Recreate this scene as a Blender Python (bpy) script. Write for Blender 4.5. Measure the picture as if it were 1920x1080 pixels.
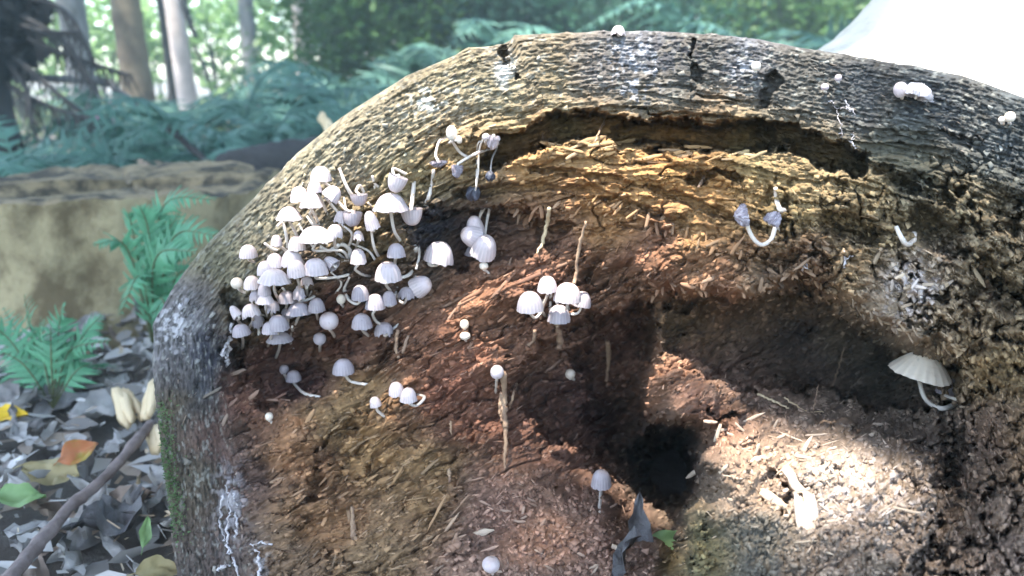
import bpy, math, random
import numpy as np
from mathutils import Vector, Matrix

for o in list(bpy.data.objects): bpy.data.objects.remove(o)
scene = bpy.context.scene
COL = scene.collection
R = math.radians
rng = np.random.default_rng(7)
random.seed(7)

# ------------------------------------------------------------------ camera, sky, sun, exposure
PITCH = R(14.6)
CAM = np.array([0.0, 0.0, 0.40])
LENS = 28.0
F = LENS / 36.0 * 1920.0                       # focal length in photo pixels
camd = bpy.data.cameras.new('camera')
camd.lens = LENS; camd.sensor_width = 36.0
camd.clip_start = 0.02; camd.clip_end = 400.0
camd.dof.use_dof = True
camd.dof.focus_distance = 0.53
camd.dof.aperture_fstop = 7.0
cam = bpy.data.objects.new('camera', camd); COL.objects.link(cam)
cam.location = CAM; cam.rotation_euler = (math.pi / 2 - PITCH, 0, 0)
scene.camera = cam

SUN = np.array([-0.20, -0.25, 0.945]); SUN /= np.linalg.norm(SUN)
world = bpy.data.worlds.new('World'); scene.world = world; world.use_nodes = True
wn = world.node_tree.nodes; wl = world.node_tree.links
for n in list(wn): wn.remove(n)
wo = wn.new('ShaderNodeOutputWorld'); wb_ = wn.new('ShaderNodeBackground'); sky = wn.new('ShaderNodeTexSky')
sky.sky_type = 'NISHITA'; sky.sun_disc = False
sky.sun_elevation = math.asin(SUN[2]); sky.sun_rotation = math.atan2(SUN[0], SUN[1])
sky.air_density = 1.0; sky.dust_density = 1.5; sky.ozone_density = 1.0
wb_.inputs['Strength'].default_value = 0.15
wl.new(sky.outputs[0], wb_.inputs[0]); wl.new(wb_.outputs[0], wo.inputs[0])
sund = bpy.data.lights.new('sun', 'SUN'); sund.energy = 2.9; sund.angle = R(0.53); sund.color = (1.0, 0.95, 0.88)
sun = bpy.data.objects.new('sun', sund); COL.objects.link(sun)
sun.rotation_euler = Vector(SUN).to_track_quat('Z', 'Y').to_euler()
scene.view_settings.view_transform = 'Standard'; scene.view_settings.look = 'None'
scene.view_settings.exposure = 2.9; scene.view_settings.gamma = 1.0
scene.view_settings.use_curve_mapping = False
scene.render.engine = 'CYCLES'
scene.cycles.max_bounces = 6; scene.cycles.diffuse_bounces = 3; scene.cycles.transmission_bounces = 4
scene.cycles.transparent_max_bounces = 8
scene.cycles.use_denoising = True

# ------------------------------------------------------------------ frame of the cut face (lies square to this axis)
RT = np.array([1.0, 0, 0]); FW = np.array([0, math.cos(PITCH), -math.sin(PITCH)]); UPV = np.array([0, math.sin(PITCH), math.cos(PITCH)])
def uvw(u, v, w):
    u = np.asarray(u, float)[..., None]; v = np.asarray(v, float)[..., None]; w = np.asarray(w, float)[..., None]
    return CAM + u * RT + v * UPV + w * FW
def P(px, py, w):                               # a point w metres in front, seen at that place in the photo
    return uvw((px - 960) / F * w, (540 - py) / F * w, w)
def ground_w(py):                               # distance at which the level ground shows at that height
    return 0.40 / (math.sin(PITCH) - (540 - py) / F * math.cos(PITCH))

# ------------------------------------------------------------------ helpers
def tag(o, label=None, cat=None, group=None, kind=None):
    if label: o['label'] = label
    if cat: o['category'] = cat
    if group: o['group'] = group
    if kind: o['kind'] = kind
    return o
def empty(name, loc=(0, 0, 0), rot=(0, 0, 0)):
    o = bpy.data.objects.new(name, None); COL.objects.link(o)
    o.location = Vector([float(c) for c in loc]); o.rotation_euler = rot; o.empty_display_size = 0.02
    return o
def mesh_np(name, V, faces, smooth=True):
    """faces: list of int arrays (n,3) or (n,4)"""
    V = np.asarray(V, np.float32); me = bpy.data.meshes.new(name)
    if not isinstance(faces, list): faces = [faces]
    faces = [np.asarray(f, np.int32) for f in faces if len(f)]
    me.vertices.add(len(V)); me.vertices.foreach_set('co', V.ravel())
    idx = np.concatenate([f.ravel() for f in faces])
    tot = np.concatenate([np.full(len(f), f.shape[1], np.int32) for f in faces])
    st = np.concatenate([[0], np.cumsum(tot)[:-1]]).astype(np.int32)
    me.loops.add(len(idx)); me.loops.foreach_set('vertex_index', idx)
    me.polygons.add(len(tot)); me.polygons.foreach_set('loop_start', st); me.polygons.foreach_set('loop_total', tot)
    if smooth: me.polygons.foreach_set('use_smooth', np.ones(len(tot), bool))
    me.update(calc_edges=True); me.validate()
    return me
def obj(name, me, mat, parent=None):
    o = bpy.data.objects.new(name, me); COL.objects.link(o)
    if mat is not None and len(me.materials) == 0: me.materials.append(mat)
    if parent is not None: o.parent = parent
    return o
def grid_faces(nu, nv, wrap=False):
    a = np.arange(nu * nv).reshape(nv, nu)
    if wrap: a = np.concatenate([a, a[:, :1]], 1)
    return np.stack([a[:-1, :-1], a[:-1, 1:], a[1:, 1:], a[1:, :-1]], -1).reshape(-1, 4)
def smooth_path(pts, n):
    pts = np.asarray(pts, float)
    if len(pts) == 2:
        t = np.linspace(0, 1, n)[:, None]; return pts[0] * (1 - t) + pts[1] * t
    q = np.concatenate([[2 * pts[0] - pts[1]], pts, [2 * pts[-1] - pts[-2]]])
    s = np.linspace(0, len(pts) - 1 - 1e-6, n); k = s.astype(int); f = (s - k)[:, None]
    a, b, c, d = q[k], q[k + 1], q[k + 2], q[k + 3]
    return 0.5 * (2 * b + (c - a) * f + (2 * a - 5 * b + 4 * c - d) * f ** 2 + (3 * b - a - 3 * c + d) * f ** 3)
def tube(path, rad, seg=8, jit=0.0, cap=True):
    path = np.asarray(path, float); n = len(path)
    rad = np.broadcast_to(np.asarray(rad, float), (n,))
    T = np.gradient(path, axis=0); T /= np.linalg.norm(T, axis=1, keepdims=True) + 1e-12
    ref = np.array([0.3, 0.2, 0.93]) if abs(T[0] @ np.array([0.3, 0.2, 0.93])) < 0.9 else np.array([1.0, 0, 0])
    V = []
    N = np.cross(T[0], ref); N /= np.linalg.norm(N)
    th = np.linspace(0, 2 * math.pi, seg, endpoint=False)
    for i in range(n):
        N = N - T[i] * (N @ T[i]); N /= np.linalg.norm(N) + 1e-12
        B = np.cross(T[i], N)
        r = rad[i] * (1 + jit * rng.uniform(-1, 1, seg))
        V.append(path[i] + (np.cos(th) * r)[:, None] * N + (np.sin(th) * r)[:, None] * B)
    V = np.concatenate(V); Fq = grid_faces(seg, n, True)
    if cap:
        V = np.concatenate([V, path[:1], path[-1:]]); c0, c1 = len(V) - 2, len(V) - 1
        a = np.arange(seg); b = (a + 1) % seg
        t0 = np.stack([np.full(seg, c0), b, a], -1); t1 = np.stack([np.full(seg, c1), a + (n - 1) * seg, b + (n - 1) * seg], -1)
        return V, [Fq, np.concatenate([t0, t1])]
    return V, [Fq]
def join(parts):
    Vs, q, t, k = [], [], [], 0
    for V, fs in parts:
        for f in (fs if isinstance(fs, list) else [fs]):
            (q if f.shape[1] == 4 else t).append(np.asarray(f) + k)
        Vs.append(V); k += len(V)
    out = []
    if q: out.append(np.concatenate(q))
    if t: out.append(np.concatenate(t))
    return np.concatenate(Vs), out

# noise in numpy
def _h(ix, iy, seed):
    n = (ix.astype(np.int64) * 374761393 + iy.astype(np.int64) * 668265263 + seed * 974711) & 0xffffffff
    n = ((n ^ (n >> 13)) * 1274126177) & 0xffffffff
    n = n ^ (n >> 16)
    return (n & 0xffffff).astype(np.float32) / float(0xffffff)
def vn(x, y, seed=0):
    ix = np.floor(x); iy = np.floor(y); fx = x - ix; fy = y - iy
    fx = fx * fx * (3 - 2 * fx); fy = fy * fy * (3 - 2 * fy)
    ix = ix.astype(np.int64); iy = iy.astype(np.int64)
    a = _h(ix, iy, seed); b = _h(ix + 1, iy, seed); c = _h(ix, iy + 1, seed); d = _h(ix + 1, iy + 1, seed)
    return (a + (b - a) * fx) * (1 - fy) + (c + (d - c) * fx) * fy
def fbm(x, y, o=4, seed=0, gain=0.5):
    s = 0; a = 1; t = 0
    for k in range(o):
        s = s + a * (vn(x * 2 ** k + 17.3 * k, y * 2 ** k - 9.1 * k, seed + k) - 0.5); t += a; a *= gain
    return s / t * 2                              # about -1..1
def worley(x, y, seed=0):
    ix = np.floor(x).astype(np.int64); iy = np.floor(y).astype(np.int64)
    best = np.full(x.shape, 9.0, np.float32); bid = np.zeros(x.shape, np.float32)
    for dx in (-1, 0, 1):
        for dy in (-1, 0, 1):
            jx = ix + dx; jy = iy + dy
            cx = jx + _h(jx, jy, seed); cy = jy + _h(jx, jy, seed + 91)
            d = (x - cx) ** 2 + (y - cy) ** 2
            m = d < best; best = np.where(m, d, best); bid = np.where(m, _h(jx, jy, seed + 55), bid)
    return np.sqrt(best), bid
def sstep(a, b, x):
    t = np.clip((x - a) / (b - a), 0, 1); return t * t * (3 - 2 * t)

# ------------------------------------------------------------------ materials
def mat(name, color, rough=0.8, noise=None, bump=0.0, bscale=60.0, sss=0.0, transl=0.0, attr=None, spec=0.3, coord='Object', stretch=(1, 1, 1), detail=6, objvar=0.0, objcol=False, tint=None):
    m = bpy.data.materials.new(name); m.use_nodes = True
    nt = m.node_tree; N = nt.nodes; L = nt.links
    bs = N['Principled BSDF']; out = N['Material Output']
    bs.inputs['Roughness'].default_value = rough
    bs.inputs['Specular IOR Level'].default_value = spec
    tc = N.new('ShaderNodeTexCoord'); mp = N.new('ShaderNodeMapping'); mp.inputs['Scale'].default_value = stretch
    L.new(tc.outputs[coord], mp.inputs[0])
    rgb = None
    if attr:
        a = N.new('ShaderNodeAttribute'); a.attribute_name = attr; rgb = a.outputs['Color']
    if objcol:
        rgb = N.new('ShaderNodeObjectInfo').outputs['Color']
    if noise:
        col2, sc, lo, hi = noise
        nz = N.new('ShaderNodeTexNoise'); nz.inputs['Scale'].default_value = sc; nz.inputs['Detail'].default_value = detail; nz.inputs['Roughness'].default_value = 0.65
        L.new(mp.outputs[0], nz.inputs['Vector'])
        mr = N.new('ShaderNodeMapRange'); mr.inputs[1].default_value = lo; mr.inputs[2].default_value = hi; mr.clamp = True
        L.new(nz.outputs['Fac'], mr.inputs[0])
        mx = N.new('ShaderNodeMix'); mx.data_type = 'RGBA'
        L.new(mr.outputs[0], mx.inputs[0])
        if rgb is not None: L.new(rgb, mx.inputs[6])
        else: mx.inputs[6].default_value = (*color, 1)
        mx.inputs[7].default_value = (*col2, 1)
        rgb = mx.outputs[2]
    if objvar:
        oi = N.new('ShaderNodeObjectInfo'); hs = N.new('ShaderNodeHueSaturation')
        mv = N.new('ShaderNodeMapRange'); mv.inputs[3].default_value = 1 - objvar; mv.inputs[4].default_value = 1 + objvar
        L.new(oi.outputs['Random'], mv.inputs[0]); L.new(mv.outputs[0], hs.inputs['Value'])
        if rgb is not None: L.new(rgb, hs.inputs['Color'])
        else: hs.inputs['Color'].default_value = (*color, 1)
        rgb = hs.outputs[0]
    if tint:
        a = N.new('ShaderNodeAttribute'); a.attribute_name = tint; mu = N.new('ShaderNodeMix'); mu.data_type = 'RGBA'; mu.blend_type = 'MULTIPLY'; mu.inputs[0].default_value = 1.0
        L.new(rgb, mu.inputs[6]); L.new(a.outputs['Color'], mu.inputs[7]); rgb = mu.outputs[2]
    if rgb is not None: L.new(rgb, bs.inputs['Base Color'])
    else: bs.inputs['Base Color'].default_value = (*color, 1)
    if bump:
        nb = N.new('ShaderNodeTexNoise'); nb.inputs['Scale'].default_value = bscale; nb.inputs['Detail'].default_value = 8; nb.inputs['Roughness'].default_value = 0.7
        L.new(mp.outputs[0], nb.inputs['Vector'])
        bp = N.new('ShaderNodeBump'); bp.inputs['Strength'].default_value = bump; bp.inputs['Distance'].default_value = 0.5 / bscale
        L.new(nb.outputs['Fac'], bp.inputs['Height']); L.new(bp.outputs[0], bs.inputs['Normal'])
    if sss:
        bs.inputs['Subsurface Weight'].default_value = sss
        bs.inputs['Subsurface Radius'].default_value = (0.003, 0.0024, 0.0022)
        bs.inputs['Subsurface Scale'].default_value = 1.0
    if transl:
        tr = N.new('ShaderNodeBsdfTranslucent'); mi = N.new('ShaderNodeMixShader'); mi.inputs[0].default_value = transl
        if rgb is not None: L.new(rgb, tr.inputs[0])
        else: tr.inputs[0].default_value = (*color, 1)
        L.new(bs.outputs[0], mi.inputs[1]); L.new(tr.outputs[0], mi.inputs[2]); L.new(mi.outputs[0], out.inputs[0])
    return m

M = {}
M['weathered'] = mat('weathered_wood', (0.64, 0.57, 0.47), 0.75, ((0.46, 0.39, 0.30), 14, 0.45, 0.75), 0.6, 90, stretch=(3, 1, 3))
M['splinter'] = mat('splinter_wood', (0.56, 0.42, 0.27), 0.85, None, 0.6, 500, stretch=(.3, 1, 1), objcol=True)
M['fibre'] = mat('root_fibre', (0.36, 0.24, 0.15), 0.85, ((0.16, 0.09, 0.06), 120, 0.4, 0.7), 0.4, 300)
M['crumb'] = mat('rotten_crumb', (0.2, 0.1, 0.06), 0.9, None, 0, attr='Col')
M['myc'] = mat('white_mycelium', (0.55, 0.51, 0.51), 0.9, ((0.30, 0.25, 0.23), 200, 0.45, 0.7), 0.5, 400)
M['moss'] = mat('moss_green', (0.13, 0.19, 0.08), 0.8, ((0.05, 0.11, 0.03), 60, 0.4, 0.7), transl=0.3)
M['cap'] = mat('cap_skin', (0.71, 0.60, 0.58), 0.6, ((0.54, 0.44, 0.44), 130, 0.5, 0.8), 0.12, 500, sss=0.35, transl=0.16, objvar=0.06, tint='Tint')
M['cap_cream'] = mat('cap_cream', (0.72, 0.62, 0.50), 0.55, ((0.60, 0.48, 0.36), 150, 0.5, 0.8), 0.1, 500, sss=0.4, tint='Tint')
M['cap_grey'] = mat('cap_grey', (0.53, 0.455, 0.46), 0.6, ((0.39, 0.325, 0.34), 130, 0.45, 0.8), 0.12, 500, sss=0.3, transl=0.2, objvar=0.06, tint='Tint')  # darker copy of the cap skin, puts shade into the lower caps
M['gill'] = mat('gill', (0.42, 0.36, 0.35), 0.7, None, 0, transl=0.2)
M['stem'] = mat('stem_flesh', (0.66, 0.58, 0.50), 0.55, ((0.52, 0.42, 0.34), 90, 0.5, 0.8), 0.1, 500, sss=0.3)
M['withered'] = mat('withered_cap', (0.24, 0.20, 0.22), 0.8, ((0.46, 0.41, 0.43), 300, 0.45, 0.65), 0.6, 500)
M['inky'] = mat('inky_cap', (0.035, 0.036, 0.05), 0.45, ((0.12, 0.12, 0.15), 260, 0.5, 0.7), 0.7, 500, spec=0.6)
M['ground'] = mat('forest_soil', (0.075, 0.06, 0.05), 0.95, ((0.13, 0.115, 0.10), 9, 0.4, 0.65), 0.8, 30)
M['grass'] = mat('far_grass', (0.16, 0.22, 0.07), 0.9, ((0.10, 0.15, 0.05), 4, 0.4, 0.65), transl=0.3)
LEAFM = [mat('dead_leaf', c, 0.55, (c2, 22, 0.4, 0.7), 0.5, 70, spec=0.5, transl=0.12, objvar=0.3) for c, c2 in (
    ((0.40, 0.38, 0.36), (0.23, 0.215, 0.20)), ((0.52, 0.49, 0.46), (0.33, 0.30, 0.275)), ((0.27, 0.245, 0.225), (0.14, 0.125, 0.115)), ((0.34, 0.25, 0.19), (0.20, 0.145, 0.11)))]
M['leaf_yellow'] = mat('yellow_leaf', (0.72, 0.47, 0.03), 0.5, ((0.55, 0.30, 0.03), 30, 0.5, 0.8), transl=0.2)
M['leaf_orange'] = mat('orange_leaf', (0.42, 0.16, 0.07), 0.5, ((0.30, 0.24, 0.05), 26, 0.45, 0.6), transl=0.2)
M['leaf_green'] = mat('green_leaf', (0.20, 0.32, 0.12), 0.45, ((0.28, 0.40, 0.19), 25, 0.4, 0.7), transl=0.3)
M['leaf_olive'] = mat('olive_leaf', (0.34, 0.27, 0.13), 0.55, ((0.20, 0.17, 0.09), 25, 0.4, 0.7), transl=0.2)
M['leaf_black'] = mat('wilted_leaf', (0.06, 0.055, 0.055), 0.55, ((0.13, 0.12, 0.118), 60, 0.4, 0.65), 0.6, 120, spec=0.5)
M['fern'] = mat('fern_green', (0.085, 0.25, 0.13), 0.5, ((0.13, 0.33, 0.18), 12, 0.35, 0.7), transl=0.35, objvar=0.18)
M['fern_far'] = mat('fern_blue_green', (0.07, 0.16, 0.12), 0.5, ((0.11, 0.22, 0.165), 5, 0.35, 0.7), transl=0.3, objvar=0.25)
M['fern_stem'] = mat('fern_stem', (0.10, 0.11, 0.05), 0.7)
M['stick'] = mat('stick_bark', (0.22, 0.17, 0.155), 0.8, ((0.11, 0.08, 0.07), 40, 0.4, 0.65), 0.5, 150)
M['split'] = mat('pale_split_wood', (0.58, 0.45, 0.28), 0.75, ((0.52, 0.37, 0.20), 20, 0.45, 0.7), 0.5, 120, stretch=(1, 1, 1))
M['bark_grey'] = mat('bark_grey', (0.19, 0.19, 0.185), 0.85, ((0.10, 0.10, 0.095), 9, 0.4, 0.65), 0.8, 30, stretch=(2, 2, 0.7))
M['bark_palm'] = mat('bark_palm', (0.15, 0.12, 0.08), 0.85, ((0.08, 0.065, 0.05), 9, 0.4, 0.65), 0.8, 30)
M['bark_pale'] = mat('bark_pale', (0.58, 0.49, 0.44), 0.8, ((0.40, 0.33, 0.29), 6, 0.45, 0.7), 0.4, 30)
M['bark_dark'] = mat('bark_dark', (0.035, 0.032, 0.03), 0.9, ((0.06, 0.055, 0.05), 9, 0.4, 0.7), 0.8, 30)
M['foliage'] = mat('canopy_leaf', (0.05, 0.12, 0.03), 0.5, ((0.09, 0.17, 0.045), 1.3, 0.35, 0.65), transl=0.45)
M['foliage_light'] = mat('sunlit_look_leaf', (0.17, 0.30, 0.10), 0.5, ((0.26, 0.38, 0.16), 1.6, 0.35, 0.65), transl=0.5)  # raised leaf colour stands in for sun on the shrubs
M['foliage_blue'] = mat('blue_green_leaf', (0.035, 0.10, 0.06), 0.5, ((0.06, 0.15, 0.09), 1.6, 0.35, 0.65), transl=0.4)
M['pink'] = mat('pink_petal', (0.75, 0.25, 0.50), 0.5, None, transl=0.3)

# ================================================================== THE LOG
def wbase(px): return 0.60 - 0.000075 * (px - 300)
OUT_PX = [(380, 1420), (352, 1200), (340, 1080), (322, 960), (306, 850), (293, 700), (290, 610), (322, 550), (395, 455), (455, 395), (520, 335), (560, 288), (640, 222),
          (760, 146), (880, 95), (953, 85), (966, 68), (1060, 65), (1160, 61), (1280, 63), (1420, 76), (1500, 92), (1560, 101), (1700, 126), (1800, 143), (1920, 186),
          (2060, 240), (2230, 350), (2330, 560), (2360, 900), (2300, 1250), (2200, 1420)]
W0 = 0.54                                       # working plane of the sawn face; the rot flares out from it like a funnel
OUT = np.array([((p - 960) / F * W0, (540 - q) / F * W0) for p, q in OUT_PX])
def _resample(poly, n):
    q = np.concatenate([poly, poly[:1]]); d = np.concatenate([[0], np.cumsum(np.linalg.norm(np.diff(q, axis=0), axis=1))])
    s = np.linspace(0, d[-1], n, endpoint=False)
    return np.stack([np.interp(s, d, q[:, 0]), np.interp(s, d, q[:, 1])], 1)
def seg_dist(U, V, pts, closed=False):
    """distance, nearest point and signed side to a polyline"""
    best = np.full(U.shape, 9.0, np.float32); bx = np.zeros(U.shape, np.float32); by = np.zeros(U.shape, np.float32)
    n = len(pts)
    for i in range(n if closed else n - 1):
        ax, ay = pts[i]; cx, cy = pts[(i + 1) % n]; dx, dy = cx - ax, cy - ay
        t = np.clip(((U - ax) * dx + (V - ay) * dy) / (dx * dx + dy * dy + 1e-12), 0, 1)
        qx = ax + t * dx; qy = ay + t * dy; d = (U - qx) ** 2 + (V - qy) ** 2
        m = d < best; best = np.where(m, d, best); bx = np.where(m, qx, bx); by = np.where(m, qy, by)
    return np.sqrt(best), bx, by
def inside(U, V, pts):
    c = np.zeros(U.shape, bool); n = len(pts)
    for i in range(n):
        x1, y1 = pts[i]; x2, y2 = pts[(i + 1) % n]
        if y1 == y2: continue
        c ^= ((y1 > V) != (y2 > V)) & (U < (x2 - x1) * (V - y1) / (y2 - y1) + x1)
    return c

# depth of the rotted face: (photo x, photo y, metres behind the sawn plane)
DEPTH = [(300,700,0),(310,850,0),(330,1080,0),(300,580,0),(420,440,0),(600,260,0),(780,140,0),(970,70,0),(1200,62,0),(1450,80,0),(1700,130,0),(1920,190,0),
 (200,800,.01),(400,250,.01),(700,50,.01),(1200,-60,.0),(1700,0,.0),(2050,150,0),(2200,500,-.02),(2200,900,-.06),
 (400,600,-.003),(560,400,-.004),(700,270,-.004),(850,190,0),(1000,170,0),(1200,165,-.003),(1400,180,-.003),(1600,220,0),(1800,280,0),(1920,330,0),
 (380,760,.005),(400,900,0),(420,1050,0),
 (950,320,.014),(1100,300,.006),(1250,320,.004),(1400,300,.004),(1550,370,.005),(1700,420,.01),(1850,470,0),(1150,360,.008),(1350,400,.006),(1450,440,.006),
 (620,400,0),(740,330,.003),(680,480,.014),(560,520,.006),(800,400,.018),(720,560,.032),(840,330,.008),(480,560,.004),
 (900,430,.05),(1000,420,.042),(850,520,.05),(780,520,.04),(960,390,.03),(940,470,.055),
 (1100,440,.026),(1200,470,.022),(1300,500,.014),(1100,520,.042),(950,560,.05),(850,600,.05),(1000,620,.062),(760,640,.05),(900,680,.06),
 (520,670,.062),(560,720,.078),(620,640,.055),(470,650,.03),(430,700,.01),(450,800,.02),(600,700,.075),
 (480,820,.035),(560,820,.02),(600,900,.012),(560,1000,-.002),(640,770,.035),(665,850,.045),(720,760,.03),(760,850,.018),(800,950,.004),(700,1000,-.008),
 (850,720,.046),(900,800,.06),(860,900,.03),(950,900,.05),(600,1080,-.022),(800,1080,-.04),(450,960,.018),(430,1080,0),(500,760,.05),
 (1050,680,.09),(1050,780,.12),(1150,620,.10),(1150,720,.15),(1100,850,.13),(1180,800,.22),(1250,850,.34),(1270,900,.32),(1220,910,.22),(1130,585,.07),
 (1000,900,.06),(1050,950,.03),(1130,960,.03),(950,1000,0),(1100,1050,-.03),(1000,1080,-.05),(1200,985,.06),(1235,1040,0),(1200,1080,-.04),(900,1060,-.045),
 (1250,590,.075),(1270,680,.055),(1270,740,.048),(1330,750,.06),(1230,640,.075),(1200,640,.14),(1225,720,.055),(1195,730,.16),(1260,785,.05),(1265,815,.28),(1310,790,.06),
 (1300,548,.012),(1300,585,.09),(1230,540,.012),(1230,565,.07),(1400,548,.012),(1400,590,.10),(1500,500,.014),(1510,545,.10),(1580,550,.014),(1580,600,.11),(1650,600,.012),(1640,640,.13),(1720,630,.01),(1700,670,.12),(1790,650,.006),(1760,700,.09),
 (1400,630,.13),(1500,610,.14),(1600,650,.15),(1500,690,.16),(1620,720,.15),(1400,700,.11),(1700,730,.13),(1720,790,.10),
 (1400,770,.055),(1500,760,.09),(1600,790,.07),(1350,830,.018),(1450,850,0),(1550,860,0),(1650,860,.02),(1730,850,.05),(1330,900,-.006),(1450,930,-.03),(1550,950,-.036),(1700,950,-.02),
 (1320,1000,-.02),(1450,1060,-.06),(1600,1060,-.062),(1750,1050,-.05),(1312,870,.0),(1280,870,.28),(1298,960,-.01),(1268,960,.11),(1295,1040,-.025),(1262,1040,.03),
 (1830,700,.025),(1870,740,0),(1820,800,.03),(1800,900,.03),(1790,960,.0),(1880,900,-.03),(1850,1000,-.045),(1920,800,-.03),(1900,620,-.008),(1800,580,.006),(1690,540,.01),(1600,500,.016),(1920,1080,-.07),
 (1500,470,.01),(1400,500,.012),(400,1250,-.02),(800,1300,-.08),(1200,1300,-.1),(1600,1300,-.11),(2000,1250,-.1)]
DP = np.array([((p - 960) / F * W0, (540 - q) / F * W0, wbase(p) + o) for p, q, o in DEPTH])
def rbf(pts, val, qu, qv, eps=0.004):
    d = np.hypot(pts[:, None, 0] - pts[None, :, 0], pts[:, None, 1] - pts[None, :, 1])
    n = len(pts); A = np.zeros((n + 3, n + 3)); A[:n, :n] = np.sqrt(d ** 2 + eps ** 2) - 1e-4 * np.eye(n)
    A[:n, n] = A[n, :n] = 1; A[:n, n + 1:] = pts; A[n + 1:, :n] = pts.T
    c = np.linalg.solve(A, np.concatenate([val, np.zeros(3)]))
    out = c[n] + c[n + 1] * qu + c[n + 2] * qv
    for i in range(n): out = out + c[i] * np.sqrt((qu - pts[i, 0]) ** 2 + (qv - pts[i, 1]) ** 2 + eps ** 2)
    return out
def upsample(A, sh):
    y = np.linspace(0, A.shape[0] - 1, sh[0]); x = np.linspace(0, A.shape[1] - 1, sh[1])
    j = np.minimum(y.astype(int), A.shape[0] - 2); i = np.minimum(x.astype(int), A.shape[1] - 2)
    fy = (y - j)[:, None]; fx = (x - i)[None, :]
    a = A[j][:, i]; b = A[j][:, i + 1]; c = A[j + 1][:, i]; d = A[j + 1][:, i + 1]
    return (a * (1 - fx) + b * fx) * (1 - fy) + (c * (1 - fx) + d * fx) * fy
STEP = 0.00062
U0, U1, V0, V1 = -0.250, 0.45, -0.300, 0.180
nu = int((U1 - U0) / STEP); nv = int((V1 - V0) / STEP)
ug = np.linspace(U0, U1, nu); vg = np.linspace(V0, V1, nv)
UU, VV = np.meshgrid(ug, vg); UU = UU.astype(np.float32); VV = VV.astype(np.float32)
cu, cv = np.meshgrid(np.linspace(U0, U1, nu // 3), np.linspace(V0, V1, nv // 3))
# warp the lookup a little so that no ledge is a smooth curve
wx = 0.006 * fbm(cu * 45, cv * 45, 4, 3) + 0.0025 * fbm(cu * 190, cv * 190, 3, 13); wy = 0.006 * fbm(cu * 45, cv * 45, 4, 5) + 0.0025 * fbm(cu * 190, cv * 190, 3, 15)
WC = rbf(DP[:, :2], DP[:, 2], cu + wx, cv + wy)
sdc, bxc, byc = seg_dist(cu, cv, OUT, True); inc = inside(cu, cv, OUT)
W = upsample(WC, UU.shape); DI = upsample(np.where(inc, sdc, -sdc), UU.shape)
WSM = W.copy()
PXG = UU / W0 * F + 960; PYG = 540 - VV / W0 * F            # layout coordinates of the features
cen = ((1230 - 960) / F * W0, (540 - 1000) / F * W0)
TH = np.arctan2(VV - cen[1], UU - cen[0]); TG = TH * 0.30   # along the grain
RG = np.hypot((UU - cen[0]), (VV - cen[1]))
RAD = np.where(DI < 0.10, DI, DI)                             # across the grain
def pxpoly(pts): return np.array([((p - 960) / F * W0, (540 - q) / F * W0) for p, q in pts])
wob = 0.0035 * fbm(UU * 120, VV * 120, 4, 21)
wob2 = 0.0050 * fbm(TG * 70, VV * 130, 4, 23) + 0.0022 * fbm(UU * 330, VV * 330, 3, 24)
def crack(pts, half, depth, soft=0.5, warp=1.0):
    global W
    pp = pxpoly(pts); lo = pp.min(0) - 0.03; hi = pp.max(0) + 0.03
    i0, i1 = np.searchsorted(ug, [lo[0], hi[0]]); j0, j1 = np.searchsorted(vg, [lo[1], hi[1]])
    s = (slice(j0, j1), slice(i0, i1))
    d, _, _ = seg_dist(UU[s], VV[s], pp)
    h = half * 0.00037 * (0.75 + 0.5 * vn(UU[s] * 60, VV[s] * 60, 4))
    d = d + (wob[s] + wob2[s]) * warp
    W[s] = W[s] + depth * (1 - sstep(h * (1 - soft), h * (1 + soft), d))
# regional masks
def blob(px, py, rx, ry=None, p=2.0):
    ry = ry or rx
    return np.exp(-(np.abs((PXG - px) / rx) ** p + np.abs((PYG - py) / ry) ** p))
botm = sstep(760, 640, PYG)
layered = botm * sstep(0.03, 0.05, DI) * sstep(0.17, 0.12, DI) * sstep(700, 860, PXG) * (1 - blob(1000, 700, 260, 220, 4))
rimband = sstep(0.062, 0.035, DI) * np.clip(botm + sstep(520, 440, PXG), 0, 1)
mound = np.clip(blob(1540, 930, 260, 170, 4) + blob(1050, 1010, 170, 110, 4), 0, 1)
rightw = np.clip(blob(1850, 780, 130, 420, 4) + blob(1650, 470, 250, 130, 4), 0, 1)
lowleft = blob(680, 900, 330, 210, 4)
# large unevenness
W = W + 0.006 * fbm(UU * 22, VV * 22, 3, 31) * sstep(0.0, 0.05, DI)
# shingled growth layers
q1 = DI / 0.0135 + 0.9 * fbm(TG * 14, DI * 30, 3, 41) + 0.35 * fbm(TG * 60, DI * 120, 3, 43)
saw = q1 - np.floor(q1)
W = W - 0.0062 * layered * (saw ** 1.3 - 0.5) * (0.4 + 1.2 * vn(TG * 22, np.floor(q1) * 7.7, 47))
q2 = DI / 0.0042 + 0.8 * fbm(TG * 30, DI * 60, 3, 51)
saw2 = q2 - np.floor(q2)
W = W - 0.0022 * np.clip(layered + 0.28 * rimband, 0, 1) * (saw2 - 0.5) * (0.1 + 1.9 * vn(TG * 70, np.floor(q2) * 3.3, 57) ** 2)
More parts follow.
